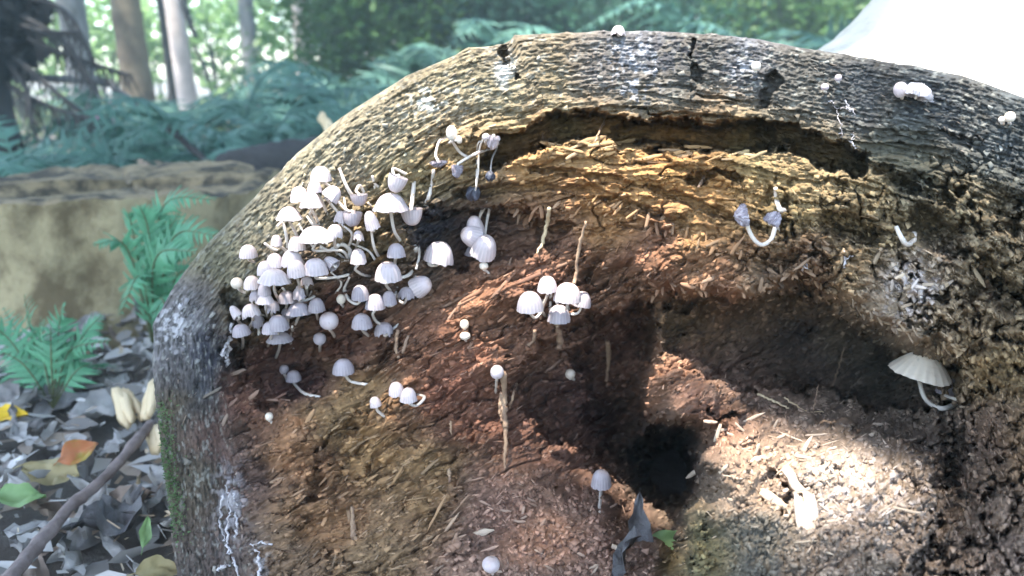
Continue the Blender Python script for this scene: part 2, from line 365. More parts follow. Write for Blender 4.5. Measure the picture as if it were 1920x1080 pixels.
# fibres of the inner wall and lower left, slanting up to the right
AN = R(28); FA = UU * math.cos(AN) + VV * math.sin(AN); FB = -UU * math.sin(AN) + VV * math.cos(AN)
FAw = FA + 0.004 * fbm(UU * 60, VV * 60, 3, 61); FBw = FB + 0.005 * fbm(UU * 40, VV * 40, 3, 62)
inner = np.clip(1 - layered - rimband - mound - rightw, 0, 1)
amp3 = 0.25 + 1.5 * np.clip(fbm(UU * 35, VV * 35, 3, 60) + 0.35, 0, 1)
q3 = FBw / 0.012 + 0.9 * fbm(UU * 50, VV * 70, 3, 66) + 0.7 * fbm(FAw * 40, FBw * 90, 3, 63); s3 = q3 - np.floor(q3)
W = W - 0.0105 * inner * amp3 * (s3 - 0.5) * (0.2 + 1.6 * vn(FAw * 45, np.floor(q3) * 5.1, 65))
W = W + 0.0034 * inner * amp3 * fbm(FAw * 110, FBw * 330, 4, 67, 0.6)
W = W + 0.017 * inner * fbm(FAw * 28, FBw * 60, 3, 68)
W = W + 0.0042 * inner * np.abs(fbm(FAw * 110, FBw * 620, 3, 69))
W = W + 0.0036 * np.clip(layered + .5 * rightw, 0, 1) * np.abs(fbm(TG * 110, DI * 640, 3, 169))
# rim: pitted sawn end grain, lines along the rings
W = W + rimband * (0.0016 * fbm(TG * 120, DI * 520, 4, 71, 0.65) + 0.0026 * np.clip(fbm(TG * 200, DI * 560, 3, 73) - 0.10, 0, 1) + 0.0025 * np.clip(fbm(UU * 70, VV * 110, 4, 74) - 0.2, 0, 1) + 0.0016 * np.abs(fbm(TG * 70, DI * 1300, 2, 174)) + 0.0013 * fbm(TG * 420, DI * 900, 2, 75))
# torn mid-size relief: billows along the grain, deep irregular crevices between them
grain = np.clip(layered + 0.9 * rightw * botm + 0.25 * rimband * sstep(0.02, 0.045, DI), 0, 1)
W = W + 0.010 * grain * fbm(TG * 38 + 0.4 * fbm(UU * 50, VV * 50, 2, 76), DI * 105, 4, 77, 0.6)
gv = fbm(TG * 20 + 0.5 * fbm(UU * 60, VV * 60, 3, 78), DI * 85, 3, 79)
W = W + 0.011 * grain * np.clip(1 - np.abs(gv) / 0.085, 0, 1) * sstep(-0.1, 0.25, fbm(UU * 16, VV * 16, 2, 80))
b1, bi1 = worley(UU * 58 + 1.8 * fbm(UU * 70, VV * 70, 4, 92), VV * 74 + 1.8 * fbm(UU * 70, VV * 70, 4, 93), 94)
W = W - np.clip(rightw + 0.7 * mound + 0.08 * inner, 0, 1) * 0.016 * (0.75 - b1) * (0.2 + 1.2 * bi1)
W = W + 0.022 * sstep(0.50, 0.85, b1) * rightw + 0.012 * rightw * fbm(UU * 55, VV * 75, 4, 95, .65)
gv2 = fbm(FAw * 24 + 0.5 * fbm(UU * 60, VV * 60, 3, 178), FBw * 70, 3, 179)
W = W + 0.008 * inner * np.clip(1 - np.abs(gv2) / 0.08, 0, 1) * sstep(-0.1, 0.3, fbm(UU * 18, VV * 18, 2, 180))
# crumbly lumps
f1, id1 = worley(UU * 170 + 0.6 * fbm(UU * 90, VV * 90, 2, 81), VV * 210, 82)
f2, id2 = worley(UU * 420, VV * 460, 84)
f3, id3 = worley(UU * 250 + 0.5 * fbm(UU * 200, VV * 200, 2, 85), VV * 270, 87)
lump = np.clip(0.25 * layered + 0.8 * rightw + 0.5 * mound + 0.12 * inner, 0, 1)
W = W - lump * (0.0050 * (0.7 - f1) * id1 + 0.0016 * (0.6 - f2))
W = W - np.clip(mound + 0.6 * rightw, 0, 1) * 0.0045 * (0.65 - f3) * id3 ** 1.5
W = W + (mound + rightw) * 0.0030 * fbm(UU * 160, VV * 160, 4, 86, 0.65)
W = W + 0.0008 * fbm(UU * 700, VV * 700, 2, 88) * (1 - 0.5 * rimband)
# the long black crevice under the rim, its side cracks and pits
crack([(925, 288), (985, 262), (1050, 240), (1130, 232), (1200, 250), (1290, 248), (1360, 265), (1430, 246), (1490, 254), (1540, 285), (1600, 305)], 22, 0.085, 0.30)
crack([(1180, 258), (1300, 258), (1420, 258)], 26, 0.045, 0.4)
crack([(1000, 318), (1120, 332), (1250, 362), (1360, 402), (1440, 432)], 5, 0.016, 0.5, 0.6)
crack([(860, 362), (1000, 350), (1100, 356), (1190, 388), (1280, 420)], 7, 0.014, 0.5, 0.6)
crack([(1300, 335), (1340, 318), (1385, 335)], 7, 0.03)
crack([(1560, 420), (1640, 448)], 22, 0.035); crack([(1725, 415), (1790, 455)], 26, 0.04); crack([(1850, 500), (1900, 570)], 20, 0.03)
crack([(1650, 320), (1760, 372)], 9, 0.018); crack([(1800, 690), (1782, 760), (1800, 830), (1776, 900)], 9, 0.03, .7, 2.0); crack([(1700, 600), (1760, 640)], 8, 0.016)
crack([(943, 92), (950, 118), (968, 140)], 6, 0.018); crack([(1300, 75), (1296, 110), (1310, 150)], 3, 0.01); crack([(1436, 190), (1452, 150)], 9, 0.014)
crack([(1440, 880), (1480, 920), (1470, 960)], 6, 0.012); crack([(430, 560), (470, 600), (440, 660), (440, 720)], 16, 0.02)
crack([(660, 800), (600, 860), (590, 930)], 10, 0.016); crack([(780, 380), (860, 400), (960, 400)], 8, 0.012)
def hollow(pts, depth, soft=5.0, warp=1.6):
    global W
    pp = pxpoly(pts); lo = pp.min(0) - 0.03; hi = pp.max(0) + 0.03
    i0, i1 = np.searchsorted(ug, [lo[0], hi[0]]); j0, j1 = np.searchsorted(vg, [lo[1], hi[1]])
    s = (slice(j0, j1), slice(i0, i1)); d, _, _ = seg_dist(UU[s], VV[s], pp, True)
    d = np.where(inside(UU[s], VV[s], pp), d, -d) + wob[s] * warp + 0.0012 * fbm(UU[s] * 420, VV[s] * 420, 2, 205)
    h = soft * 0.00036
    W[s] = W[s] + depth * sstep(-h, h, d)
hollow([(1238, 562), (1300, 556), (1400, 562), (1470, 544), (1540, 566), (1600, 612), (1660, 652), (1720, 690), (1755, 740), (1715, 780), (1640, 760), (1560, 735), (1460, 728), (1400, 740), (1340, 700), (1250, 650)], 0.075, 5, 2.6)
hollow([(1212, 800), (1262, 796), (1318, 800), (1322, 835), (1298, 870), (1302, 905), (1288, 950), (1240, 940), (1215, 900), (1190, 860)], 0.07, 5)
hollow([(428, 655), (520, 632), (640, 640), (655, 690), (560, 745), (505, 765), (470, 725)], 0.035, 8, 2.4)
hollow([(965, 720), (1010, 645), (1120, 592), (1225, 572), (1222, 690), (1208, 780), (1185, 860), (1110, 850), (1010, 800)], 0.05, 10, 2.4)
hollow([(770, 405), (860, 395), (980, 392), (1070, 420), (1040, 470), (940, 490), (860, 505), (790, 480)], 0.03, 6, 2.4)
hollow([(985, 398), (1100, 380), (1190, 402), (1260, 440), (1220, 520), (1120, 540), (1040, 500)], 0.010, 8)
hollow([(1840, 650), (1800, 700), (1790, 800), (1800, 930), (1770, 900), (1760, 780), (1775, 690)], 0.02, 8)
hollow([(1120, 600), (1215, 575), (1226, 640), (1214, 700), (1200, 740), (1210, 790), (1200, 850), (1150, 860), (1110, 780), (1090, 690)], 0.045, 16, 3.0)
# the stub of harder wood in the mouth of the hollow and the steep near flank of the mound
hollow([(1228, 575), (1300, 580), (1318, 640), (1330, 700), (1400, 725), (1390, 760), (1335, 790), (1270, 795), (1215, 780), (1205, 740), (1220, 700), (1232, 640)], -0.026, 5, 2.4)
hollow([(1212, 705), (1260, 690), (1330, 700), (1350, 740), (1330, 785), (1270, 792), (1215, 778), (1200, 745)], -0.034, 4, 2.2)
hollow([(1296, 850), (1330, 800), (1420, 770), (1500, 780), (1640, 800), (1740, 850), (1765, 960), (1700, 1060), (1720, 1250), (1285, 1250), (1292, 1000), (1282, 950), (1300, 900)], -0.032, 4, 2.2)
# sawn step at the top and the saw-rounded lip
rough_edge = 0.0014 * fbm(TG * 160, DI * 90, 3, 91) + 0.0034 * fbm(TG * 34, DI * 10, 3, 191) * sstep(900, 700, PXG) + 0.0012 * fbm(TG * 60, DI * 10, 2, 192)
SD = DI + rough_edge
W = W + 0.5 * np.clip(0.006 - SD, 0, 0.006) ** 2 / 0.006
# fold the skin over the edge
_, BX, BY = seg_dist(cu, cv, OUT, True); BX = upsample(BX, UU.shape); BY = upsample(BY, UU.shape)
over = np.clip(-SD, 0, 1)
k = over > 0
Uf = np.where(k, BX + (UU - BX) * np.clip(0.0010 / (over + 1e-6), 0, 1), UU); Vf = np.where(k, BY + (VV - BY) * np.clip(0.0010 / (over + 1e-6), 0, 1), VV)
Wf = W + over * 5.0
# base colours of the wood; shaded hollows painted darker, sunlit mound paler
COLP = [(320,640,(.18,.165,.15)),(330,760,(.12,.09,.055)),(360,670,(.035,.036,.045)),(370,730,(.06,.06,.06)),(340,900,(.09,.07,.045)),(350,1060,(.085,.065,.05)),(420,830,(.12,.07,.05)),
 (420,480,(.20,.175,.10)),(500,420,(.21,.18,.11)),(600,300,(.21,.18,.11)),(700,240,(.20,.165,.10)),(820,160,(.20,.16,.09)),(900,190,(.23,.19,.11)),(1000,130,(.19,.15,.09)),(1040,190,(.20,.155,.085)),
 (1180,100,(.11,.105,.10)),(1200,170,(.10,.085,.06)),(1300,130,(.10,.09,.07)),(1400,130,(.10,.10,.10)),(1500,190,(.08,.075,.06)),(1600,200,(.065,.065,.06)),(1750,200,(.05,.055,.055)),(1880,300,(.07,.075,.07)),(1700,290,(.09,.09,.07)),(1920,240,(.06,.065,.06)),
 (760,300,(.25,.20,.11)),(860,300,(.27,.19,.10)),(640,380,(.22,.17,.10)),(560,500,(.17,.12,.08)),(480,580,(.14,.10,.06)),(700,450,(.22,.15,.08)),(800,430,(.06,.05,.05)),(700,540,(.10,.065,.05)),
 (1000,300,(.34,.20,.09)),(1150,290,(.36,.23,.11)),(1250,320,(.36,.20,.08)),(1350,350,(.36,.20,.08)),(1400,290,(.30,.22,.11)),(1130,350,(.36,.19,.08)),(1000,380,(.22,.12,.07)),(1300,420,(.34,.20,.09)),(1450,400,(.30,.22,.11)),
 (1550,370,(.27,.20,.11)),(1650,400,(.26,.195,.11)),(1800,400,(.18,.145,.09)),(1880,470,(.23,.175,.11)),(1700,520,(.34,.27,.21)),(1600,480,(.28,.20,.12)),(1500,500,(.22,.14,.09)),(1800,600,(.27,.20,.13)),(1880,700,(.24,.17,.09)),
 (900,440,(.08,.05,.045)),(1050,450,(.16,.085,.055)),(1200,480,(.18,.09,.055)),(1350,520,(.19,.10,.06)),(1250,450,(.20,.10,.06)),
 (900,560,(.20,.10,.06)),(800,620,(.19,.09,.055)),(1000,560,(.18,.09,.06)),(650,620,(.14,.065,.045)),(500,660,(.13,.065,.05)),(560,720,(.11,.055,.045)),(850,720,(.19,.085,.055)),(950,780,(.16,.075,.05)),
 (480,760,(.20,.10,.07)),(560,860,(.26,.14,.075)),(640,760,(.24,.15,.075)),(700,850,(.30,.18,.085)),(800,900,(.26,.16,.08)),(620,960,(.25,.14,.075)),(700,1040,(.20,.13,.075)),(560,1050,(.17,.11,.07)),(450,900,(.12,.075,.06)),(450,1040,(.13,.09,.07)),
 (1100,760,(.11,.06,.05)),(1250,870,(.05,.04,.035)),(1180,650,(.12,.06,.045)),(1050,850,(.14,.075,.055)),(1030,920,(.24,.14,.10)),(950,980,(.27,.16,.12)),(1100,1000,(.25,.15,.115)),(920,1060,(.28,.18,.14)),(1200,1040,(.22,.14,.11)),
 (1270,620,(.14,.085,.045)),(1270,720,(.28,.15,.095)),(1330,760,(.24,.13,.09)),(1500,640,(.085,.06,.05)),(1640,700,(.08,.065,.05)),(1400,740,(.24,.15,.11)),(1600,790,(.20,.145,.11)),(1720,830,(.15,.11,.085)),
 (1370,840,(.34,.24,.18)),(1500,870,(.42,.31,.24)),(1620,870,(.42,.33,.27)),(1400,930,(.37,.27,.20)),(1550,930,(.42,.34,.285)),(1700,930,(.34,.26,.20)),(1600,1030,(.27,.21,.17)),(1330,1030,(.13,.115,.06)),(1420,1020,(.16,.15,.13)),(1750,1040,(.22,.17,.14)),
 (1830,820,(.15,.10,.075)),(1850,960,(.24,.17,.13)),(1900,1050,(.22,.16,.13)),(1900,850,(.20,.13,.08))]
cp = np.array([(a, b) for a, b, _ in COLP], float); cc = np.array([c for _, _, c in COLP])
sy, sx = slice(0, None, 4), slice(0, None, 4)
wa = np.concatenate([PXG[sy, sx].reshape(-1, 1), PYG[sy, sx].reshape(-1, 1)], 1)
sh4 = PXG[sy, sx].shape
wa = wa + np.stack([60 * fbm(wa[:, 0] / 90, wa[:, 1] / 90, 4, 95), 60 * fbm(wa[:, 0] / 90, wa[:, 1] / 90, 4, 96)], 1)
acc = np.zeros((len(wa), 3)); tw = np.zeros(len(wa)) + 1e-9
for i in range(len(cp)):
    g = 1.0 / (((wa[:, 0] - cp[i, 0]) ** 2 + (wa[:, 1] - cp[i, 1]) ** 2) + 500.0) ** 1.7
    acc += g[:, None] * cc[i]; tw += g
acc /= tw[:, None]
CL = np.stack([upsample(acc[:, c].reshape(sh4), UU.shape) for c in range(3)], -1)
# speckle: pale fibre ends, dark pits, grain streaks
g1 = fbm(TG * 220, DI * 900, 3, 101); g2 = fbm(UU * 500, VV * 500, 3, 103); g3 = fbm(FAw * 150, FBw * 700, 3, 105); g4 = fbm(UU * 60, VV * 60, 4, 107)
streak = np.where(rimband + layered > 0.4, g1, g3)
CL = CL * np.array([0.90, 0.86, 0.78]) * (1 + 0.45 * streak + 0.4 * g2 + 0.25 * g4)[..., None]
spk = rimband * sstep(0.18, 0.55, fbm(TG * 280, DI * 620, 3, 109)) * 0.4
CL = CL * (1 - spk[..., None]) + spk[..., None] * np.array([.40, .37, .27])
CL = CL * (1 - rimband[..., None] * np.array([.10, .05, -.12]))
pit = rimband * sstep(0.12, 0.5, fbm(TG * 260 + 9, DI * 700, 3, 111)) * 0.7
CL = CL * (1 - pit[..., None]) + pit[..., None] * np.array([.03, .026, .02])
def patch(mask, colr, seed, sc=320, lo=0.05, hi=0.3, amt=0.85):
    global CL
    m = (mask * sstep(lo, hi, fbm(UU * sc, VV * sc, 3, seed) + 0.35 * (mask - 0.5)) * amt)[..., None]
    CL = CL * (1 - m) + m * np.array(colr)
patch(blob(1190, 110, 60, 55) + 0.6 * blob(1185, 175, 25, 30), (.40, .41, .44), 121, amt=.6)
patch(blob(1395, 118, 28, 35), (.40, .41, .44), 122, amt=.6)
patch(blob(1240, 100, 110, 40), (.035, .035, .04), 123, 260, -0.05, 0.2)
patch(blob(945, 130, 16, 32), (.55, .53, .48), 124, 200, -0.4, 0.0)
patch(blob(800, 190, 60, 30), (.45, .43, .36), 125)
patch(blob(325, 610, 35, 60), (.46, .44, .44), 126)
patch(blob(800, 420, 60, 40), (.03, .03, .04), 127, 200, -0.2, 0.1)  # black patch painted into the recess for its shade
patch(blob(1710, 540, 50, 60), (.55, .48, .45), 128, 300, 0.0, 0.3)
patch(blob(1620, 930, 140, 80), (.52, .43, .37), 129, 420, 0.0, 0.25)  # pale patch paints part of the sun pool onto the mound
patch(blob(430, 945, 26, 60), (.50, .46, .46), 131, 260, -0.3, 0.15)
patch(blob(486, 1055, 18, 40), (.40, .36, .34), 132, 260, -0.1, 0.25)
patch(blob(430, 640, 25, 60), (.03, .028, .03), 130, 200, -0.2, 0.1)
CL = CL * (1 - .30 * blob(1540, 930, 260, 170, 4))[..., None]      # mound colour toned down so its sunlit patch blows out less
CL = np.clip(CL, 0.006, 0.75)

log = empty('rotten_log', (0.1, 0.75, 0.0))
tag(log, 'hollow rotting log with a crumbling red-brown heart, seen from its cut end', 'log')
LOGI = np.array([0.1, 0.75, 0.0])
Vw = uvw(Uf * Wf / W0, Vf * Wf / W0, Wf).reshape(-1, 3) - LOGI
fc = grid_faces(nu, nv)
sdv = SD.ravel()
keep = (sdv[fc] > -0.007).all(1)
fc = fc[keep]
used = np.zeros(len(Vw), bool); used[fc.ravel()] = True
remap = np.cumsum(used) - 1
me = mesh_np('end_face', Vw[used], remap[fc][:, ::1])
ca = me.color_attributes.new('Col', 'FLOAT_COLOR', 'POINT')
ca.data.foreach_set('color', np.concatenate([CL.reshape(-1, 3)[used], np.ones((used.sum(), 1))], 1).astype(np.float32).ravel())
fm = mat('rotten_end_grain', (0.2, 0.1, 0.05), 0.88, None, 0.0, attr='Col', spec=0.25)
nt = fm.node_tree
tc = nt.nodes.new('ShaderNodeTexCoord'); nz = nt.nodes.new('ShaderNodeTexNoise'); nz.inputs['Scale'].default_value = 900; nz.inputs['Detail'].default_value = 4; nz.inputs['Roughness'].default_value = 0.7
nt.links.new(tc.outputs['Object'], nz.inputs['Vector'])
bp = nt.nodes.new('ShaderNodeBump'); bp.inputs['Strength'].default_value = 0.8; bp.inputs['Distance'].default_value = 0.0009
nt.links.new(nz.outputs['Fac'], bp.inputs['Height']); nt.links.new(bp.outputs[0], nt.nodes['Principled BSDF'].inputs['Normal'])
obj('end_face', me, fm, log)

# where a line of sight first meets the rotted face
def wgrid(u, v):
    i = np.clip((u - U0) / (U1 - U0) * (nu - 1), 0, nu - 1.001); j = np.clip((v - V0) / (V1 - V0) * (nv - 1), 0, nv - 1.001)
    return W[j.astype(int), i.astype(int)]
def surf(px, py): return float(wgrid(np.array((px - 960) / F * W0), np.array((540 - py) / F * W0)))
def surfP(px, py, off=0.0):
    w = surf(px, py) - off; return P(px, py, w), w

# the outside of the log, running back from the face
AX = np.array([0.30, 0.954, 0.0]); AX /= np.linalg.norm(AX)
on = _resample(OUT, 420)
cenO = on.mean(0)
on2 = on + (cenO - on) / np.linalg.norm(cenO - on, axis=1, keepdims=True) * 0.0022
rimW = wbase(on2[:, 0] / W0 * F + 960) + 0.006
rim = uvw(on2[:, 0] * rimW / W0, on2[:, 1] * rimW / W0, rimW)
ts = np.concatenate([np.linspace(0, 0.04, 8, endpoint=False), np.linspace(0.04, 1.6, 90)])
ring = []
cw = rim.mean(0)
for t in ts:
    q = rim + AX * t
    arc = np.arange(420) / 420.0
    outd = rim - cw; outd /= np.linalg.norm(outd, axis=1, keepdims=True)
    nzv = 0.004 * fbm(arc * 60, np.full(420, t * 6), 4, 201) + 0.0015 * fbm(arc * 220, np.full(420, t * 8), 2, 203)
    q = q + outd * (nzv * min(1, t / 0.02))[:, None]
    # swelling where a limb was: the pale hump on the back of the log
    up = np.clip(outd[:, 2], 0, 1) ** 0.5
    hx = q[:, 0] - 0.440
    hump = 0.20 * np.exp(-np.abs(hx / np.where(hx < 0, 0.064, 0.050)) ** 2.0) * math.exp(-((t - 0.33) / 0.17) ** 2)
    hump = hump + 0.022 * np.exp(-((hx - .06) / 0.14) ** 2) * math.exp(-((t - 0.30) / 0.2) ** 2)
    q[:, 2] += hump * up
    q[:, 2] = np.maximum(q[:, 2], -0.05)
    ring.append(q)
Vs = np.concatenate(ring) - LOGI
side = mesh_np('side_wall', Vs, grid_faces(420, len(ts), True))
obj('side_wall', side, M['weathered'], log)

# normals of the face for placing crumbs
gy, gx = np.gradient(W, (V1 - V0) / nv, (U1 - U0) / nu)
def shard(L, wd, th):
    """a torn splinter: six uneven cross-sections along x, frayed at both ends"""
    st = np.array([-.5, -.36, -.1, .15, .36, .5]) + np.array([random.uniform(-.04, .04) for _ in range(6)])
    bend = random.uniform(-.08, .08) * L; V = []
    e0, e1 = random.choice([.15, .5, .8]), random.choice([.1, .25, .6])
    for i, x in enumerate(st):
        k = (e0, random.uniform(.75, 1), random.uniform(.85, 1.1), random.uniform(.8, 1.1), random.uniform(.6, .95), e1)[i]
        oy = random.uniform(-.10, .10) * wd; oz = bend * (1 - (2 * x) ** 2) * .4
        for y, z in ((-.5, -.5), (.5, -.4), (.4, .5), (-.35, .4)):
            V.append((x * L + random.uniform(-.05, .05) * L * (1 if i in (0, 5) else .2), oy + y * wd * k * random.uniform(.85, 1.15), oz + z * th * (k * .5 + .5) * random.uniform(.8, 1.2)))
    V = np.array(V); f = np.concatenate([grid_faces(4, 6, True), [[3, 2, 1, 0], [20, 21, 22, 23]]])
    return V, f
# crumbs and short fibres stuck all over the rotted heart (past counting)
dens = (0.25 * layered + 0.9 * mound + 0.7 * rightw + 0.55 * inner + 0.12 * rimband) * (DI > 0.004) * (PXG > 280) * (PXG < 1980) * (PYG < 1130)
pr = dens.ravel() / dens.sum()
nC = 15000
pick = np.searchsorted(np.cumsum(pr), rng.random(nC))
pick = np.clip(pick, 0, nu * nv - 1)
cu_, cv_, cw_ = UU.ravel()[pick], VV.ravel()[pick], W.ravel()[pick]
nx, ny = gx.ravel()[pick], gy.ravel()[pick]
base = np.array([[-.5, -.5, -.5], [-.5, .5, -.5], [.5, .3, -.3], [.5, -.3, -.3], [-.5, -.3, .5], [-.5, .3, .5], [.5, .2, .3], [.5, -.2, .3]])
bf = np.array([[0, 1, 2, 3], [7, 6, 5, 4], [0, 4, 5, 1], [1, 5, 6, 2], [2, 6, 7, 3], [3, 7, 4, 0]])
isf = rng.random(nC) < np.where(mound.ravel()[pick] > .4, 0.22, 0.32)
Ln = np.where(isf, rng.uniform(0.003, 0.009, nC), rng.uniform(0.0016, 0.0052, nC)) * rng.uniform(0.5, 1.0, nC)
Wd = np.where(isf, rng.uniform(0.0005, 0.0014, nC), Ln * rng.uniform(0.5, 1.0, nC)); Th = Wd * rng.uniform(0.4, 1.0, nC)
ang = np.where(mound.ravel()[pick] > .4, rng.uniform(0, math.pi, nC), np.where(inner.ravel()[pick] > 0.4, R(28) + rng.normal(0, 0.35, nC), TH.ravel()[pick] + math.pi / 2 + rng.normal(0, 0.3, nC)))
bb = base[None] * rng.uniform(0.7, 1.3, (nC, 8, 3)) * np.stack([Ln, Wd, Th], -1)[:, None, :]
tilt = rng.normal(0, 0.35, nC) * isf
ca_, sa_ = np.cos(ang)[:, None], np.sin(ang)[:, None]; ct, st_ = np.cos(tilt)[:, None], np.sin(tilt)[:, None]
lx = bb[..., 0] * ct - bb[..., 2] * st_; lz = bb[..., 0] * st_ + bb[..., 2] * ct; ly = bb[..., 1]
du = lx * ca_ - ly * sa_; dv = lx * sa_ + ly * ca_
slx = np.clip(nx, -2.0, 2.0)[:, None]; sly = np.clip(ny, -2.0, 2.0)[:, None]
ww = cw_[:, None] + du * slx * 0.7 + dv * sly * 0.7 + lz - Th[:, None] * 0.3
Vc = uvw((cu_[:, None] + du) * ww / W0, (cv_[:, None] + dv) * ww / W0, ww).reshape(-1, 3) - LOGI
Fc = (bf[None] + (np.arange(nC) * 8)[:, None, None]).reshape(-1, 4)
cm = mesh_np('crumbs', Vc, Fc, smooth=False)
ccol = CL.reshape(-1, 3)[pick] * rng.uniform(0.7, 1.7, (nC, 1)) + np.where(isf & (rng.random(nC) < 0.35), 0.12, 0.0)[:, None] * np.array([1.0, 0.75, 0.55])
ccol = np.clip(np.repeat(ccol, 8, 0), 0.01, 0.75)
ca = cm.color_attributes.new('Col', 'FLOAT_COLOR', 'POINT')
ca.data.foreach_set('color', np.concatenate([ccol, np.ones((len(ccol), 1))], 1).astype(np.float32).ravel())
tag(obj('crumbs', cm, M['crumb'], log), kind='stuff')

# single splinters that stand out of the wood
def splinter(px, py, Lpx, wpx, angdeg, lift=0.0, name='splinter', m='splinter', off=0.001, parent=log, pale=0.25, th=.5):
    w = surf(px, py) - off; s = w / F
    V, f = shard(Lpx * s, wpx * s, wpx * s * th)
    me = mesh_np(name, V, [f], smooth=False)
    a = R(angdeg); l = R(lift)
    X = (math.cos(a) * RT + math.sin(a) * UPV) * math.cos(l) - FW * math.sin(l)
    Z = -FW * math.cos(l) - (math.cos(a) * RT + math.sin(a) * UPV) * math.sin(l); Y = np.cross(Z, X)
    p = P(px, py, w)
    o = obj(name, me, M[m], parent)
    par = LOGI if parent is log else np.zeros(3)
    Mx = Matrix([[X[0], Y[0], Z[0], p[0] - par[0]], [X[1], Y[1], Z[1], p[1] - par[1]], [X[2], Y[2], Z[2], p[2] - par[2]], [0, 0, 0, 1]])
    o.matrix_local = Mx
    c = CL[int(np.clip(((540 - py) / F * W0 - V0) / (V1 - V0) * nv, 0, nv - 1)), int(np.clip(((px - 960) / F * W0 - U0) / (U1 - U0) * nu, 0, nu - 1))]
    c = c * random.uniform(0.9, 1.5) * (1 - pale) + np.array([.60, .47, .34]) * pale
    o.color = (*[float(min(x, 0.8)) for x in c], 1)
    return o
for a in [(988, 405, 44, 12, 80), (975, 400, 40, 8, 75), (1000, 398, 44, 7, 65), (1008, 388, 40, 6, 50), (1545, 462, 40, 14, -60), (1555, 466, 34, 8, -65), (1580, 480, 28, 7, 80), (1645, 480, 34, 10, 70),
          (1490, 500, 50, 9, 40), (1480, 512, 46, 8, 45), (1505, 495, 40, 6, 38), (1765, 540, 52, 9, 30), (1835, 520, 54, 8, -55), (1225, 555, 26, 8, 75), (1330, 525, 30, 8, 20), (1390, 540, 24, 7, -30),
          (1020, 510, 120, 9, 22), (990, 520, 90, 7, 25), (1060, 495, 70, 6, 20), (960, 515, 60, 8, 50), (900, 545, 80, 8, 30), (860, 560, 70, 7, 28), (840, 600, 50, 6, 55), (880, 650, 44, 6, 60), (760, 645, 34, 7, 70),
          (1110, 262, 54, 10, 12), (1170, 266, 44, 9, 10), (1040, 272, 50, 8, -12), (1310, 276, 50, 8, -4), (1215, 302, 50, 6, -8), (1390, 280, 46, 9, -10), (1330, 320, 44, 8, -20), (1130, 370, 36, 8, -40), (1200, 395, 40, 8, -35), (1150, 390, 44, 6, 40), (1185, 385, 40, 6, 25), (1220, 430, 34, 9, 60),
          (470, 745, 44, 9, 40), (430, 760, 40, 8, 42), (450, 730, 50, 7, 25), (500, 720, 40, 6, -60), (420, 790, 36, 8, 60), (480, 790, 30, 6, 30), (440, 700, 46, 8, 20), (400, 735, 40, 6, 30),
          (580, 785, 40, 12, 62), (600, 850, 40, 6, 85), (660, 800, 46, 9, 40), (690, 820, 60, 7, 35), (720, 850, 66, 6, 38), (760, 870, 60, 6, 35), (800, 880, 70, 6, 42), (740, 900, 50, 6, 48), (690, 900, 46, 6, 30), (820, 960, 80, 5, 62), (840, 990, 70, 6, 55), (860, 950, 60, 5, 50), (780, 990, 60, 6, 40),
          (610, 970, 40, 8, 70), (655, 970, 36, 8, -75), (520, 900, 30, 7, 20), (560, 940, 36, 6, 40), (640, 930, 40, 6, 30)]:
    splinter(*a, lift=random.uniform(-8, 12), pale=random.uniform(.0, .25), th=.3)
for i in range(90):                              # more of them over the slanting inner wall
    px, py = random.uniform(480, 950), random.uniform(740, 1075)
    if i % 3 == 0: px, py = random.uniform(700, 1180), random.uniform(490, 700)
    splinter(px, py, random.uniform(16, 44), random.uniform(3, 7), random.gauss(33, 16), random.uniform(-10, 15), pale=random.uniform(0, .15), th=.35)
# shaggy torn edges: along the lip of the hollow, the crevice and the layers
def fringe(poly, n, L0, L1, w0_, w1_, a0, da, pale=.12):
    pl = np.array(poly, float); d = np.concatenate([[0], np.cumsum(np.linalg.norm(np.diff(pl, axis=0), axis=1))])
    for i in range(n):
        t = random.uniform(0, d[-1]); px = np.interp(t, d, pl[:, 0]) + random.gauss(0, 6); py = np.interp(t, d, pl[:, 1]) + random.gauss(0, 8)
        splinter(px, py, random.uniform(L0, L1), random.uniform(w0_, w1_), random.gauss(a0, da), random.uniform(-12, 22), pale=random.uniform(0, pale), th=.45, off=.002)
fringe([(1220, 538), (1300, 540), (1400, 548), (1490, 505), (1560, 545), (1640, 590), (1710, 625), (1790, 655), (1850, 690)], 60, 14, 34, 4, 10, -75, 30)
fringe([(960, 390), (1050, 395), (1130, 385), (1200, 410), (1290, 445), (1400, 470)], 34, 14, 36, 4, 9, 60, 25, .2)
fringe([(1000, 285), (1100, 272), (1200, 290), (1320, 290), (1420, 290)], 34, 16, 44, 4, 9, 6, 18, .2)
fringe([(1660, 520), (1740, 540), (1700, 570), (1690, 600)], 16, 14, 30, 5, 9, 30, 40, .5)
fringe([(1820, 690), (1810, 800), (1830, 900), (1810, 1000)], 24, 12, 28, 5, 9, -50, 40, .2)
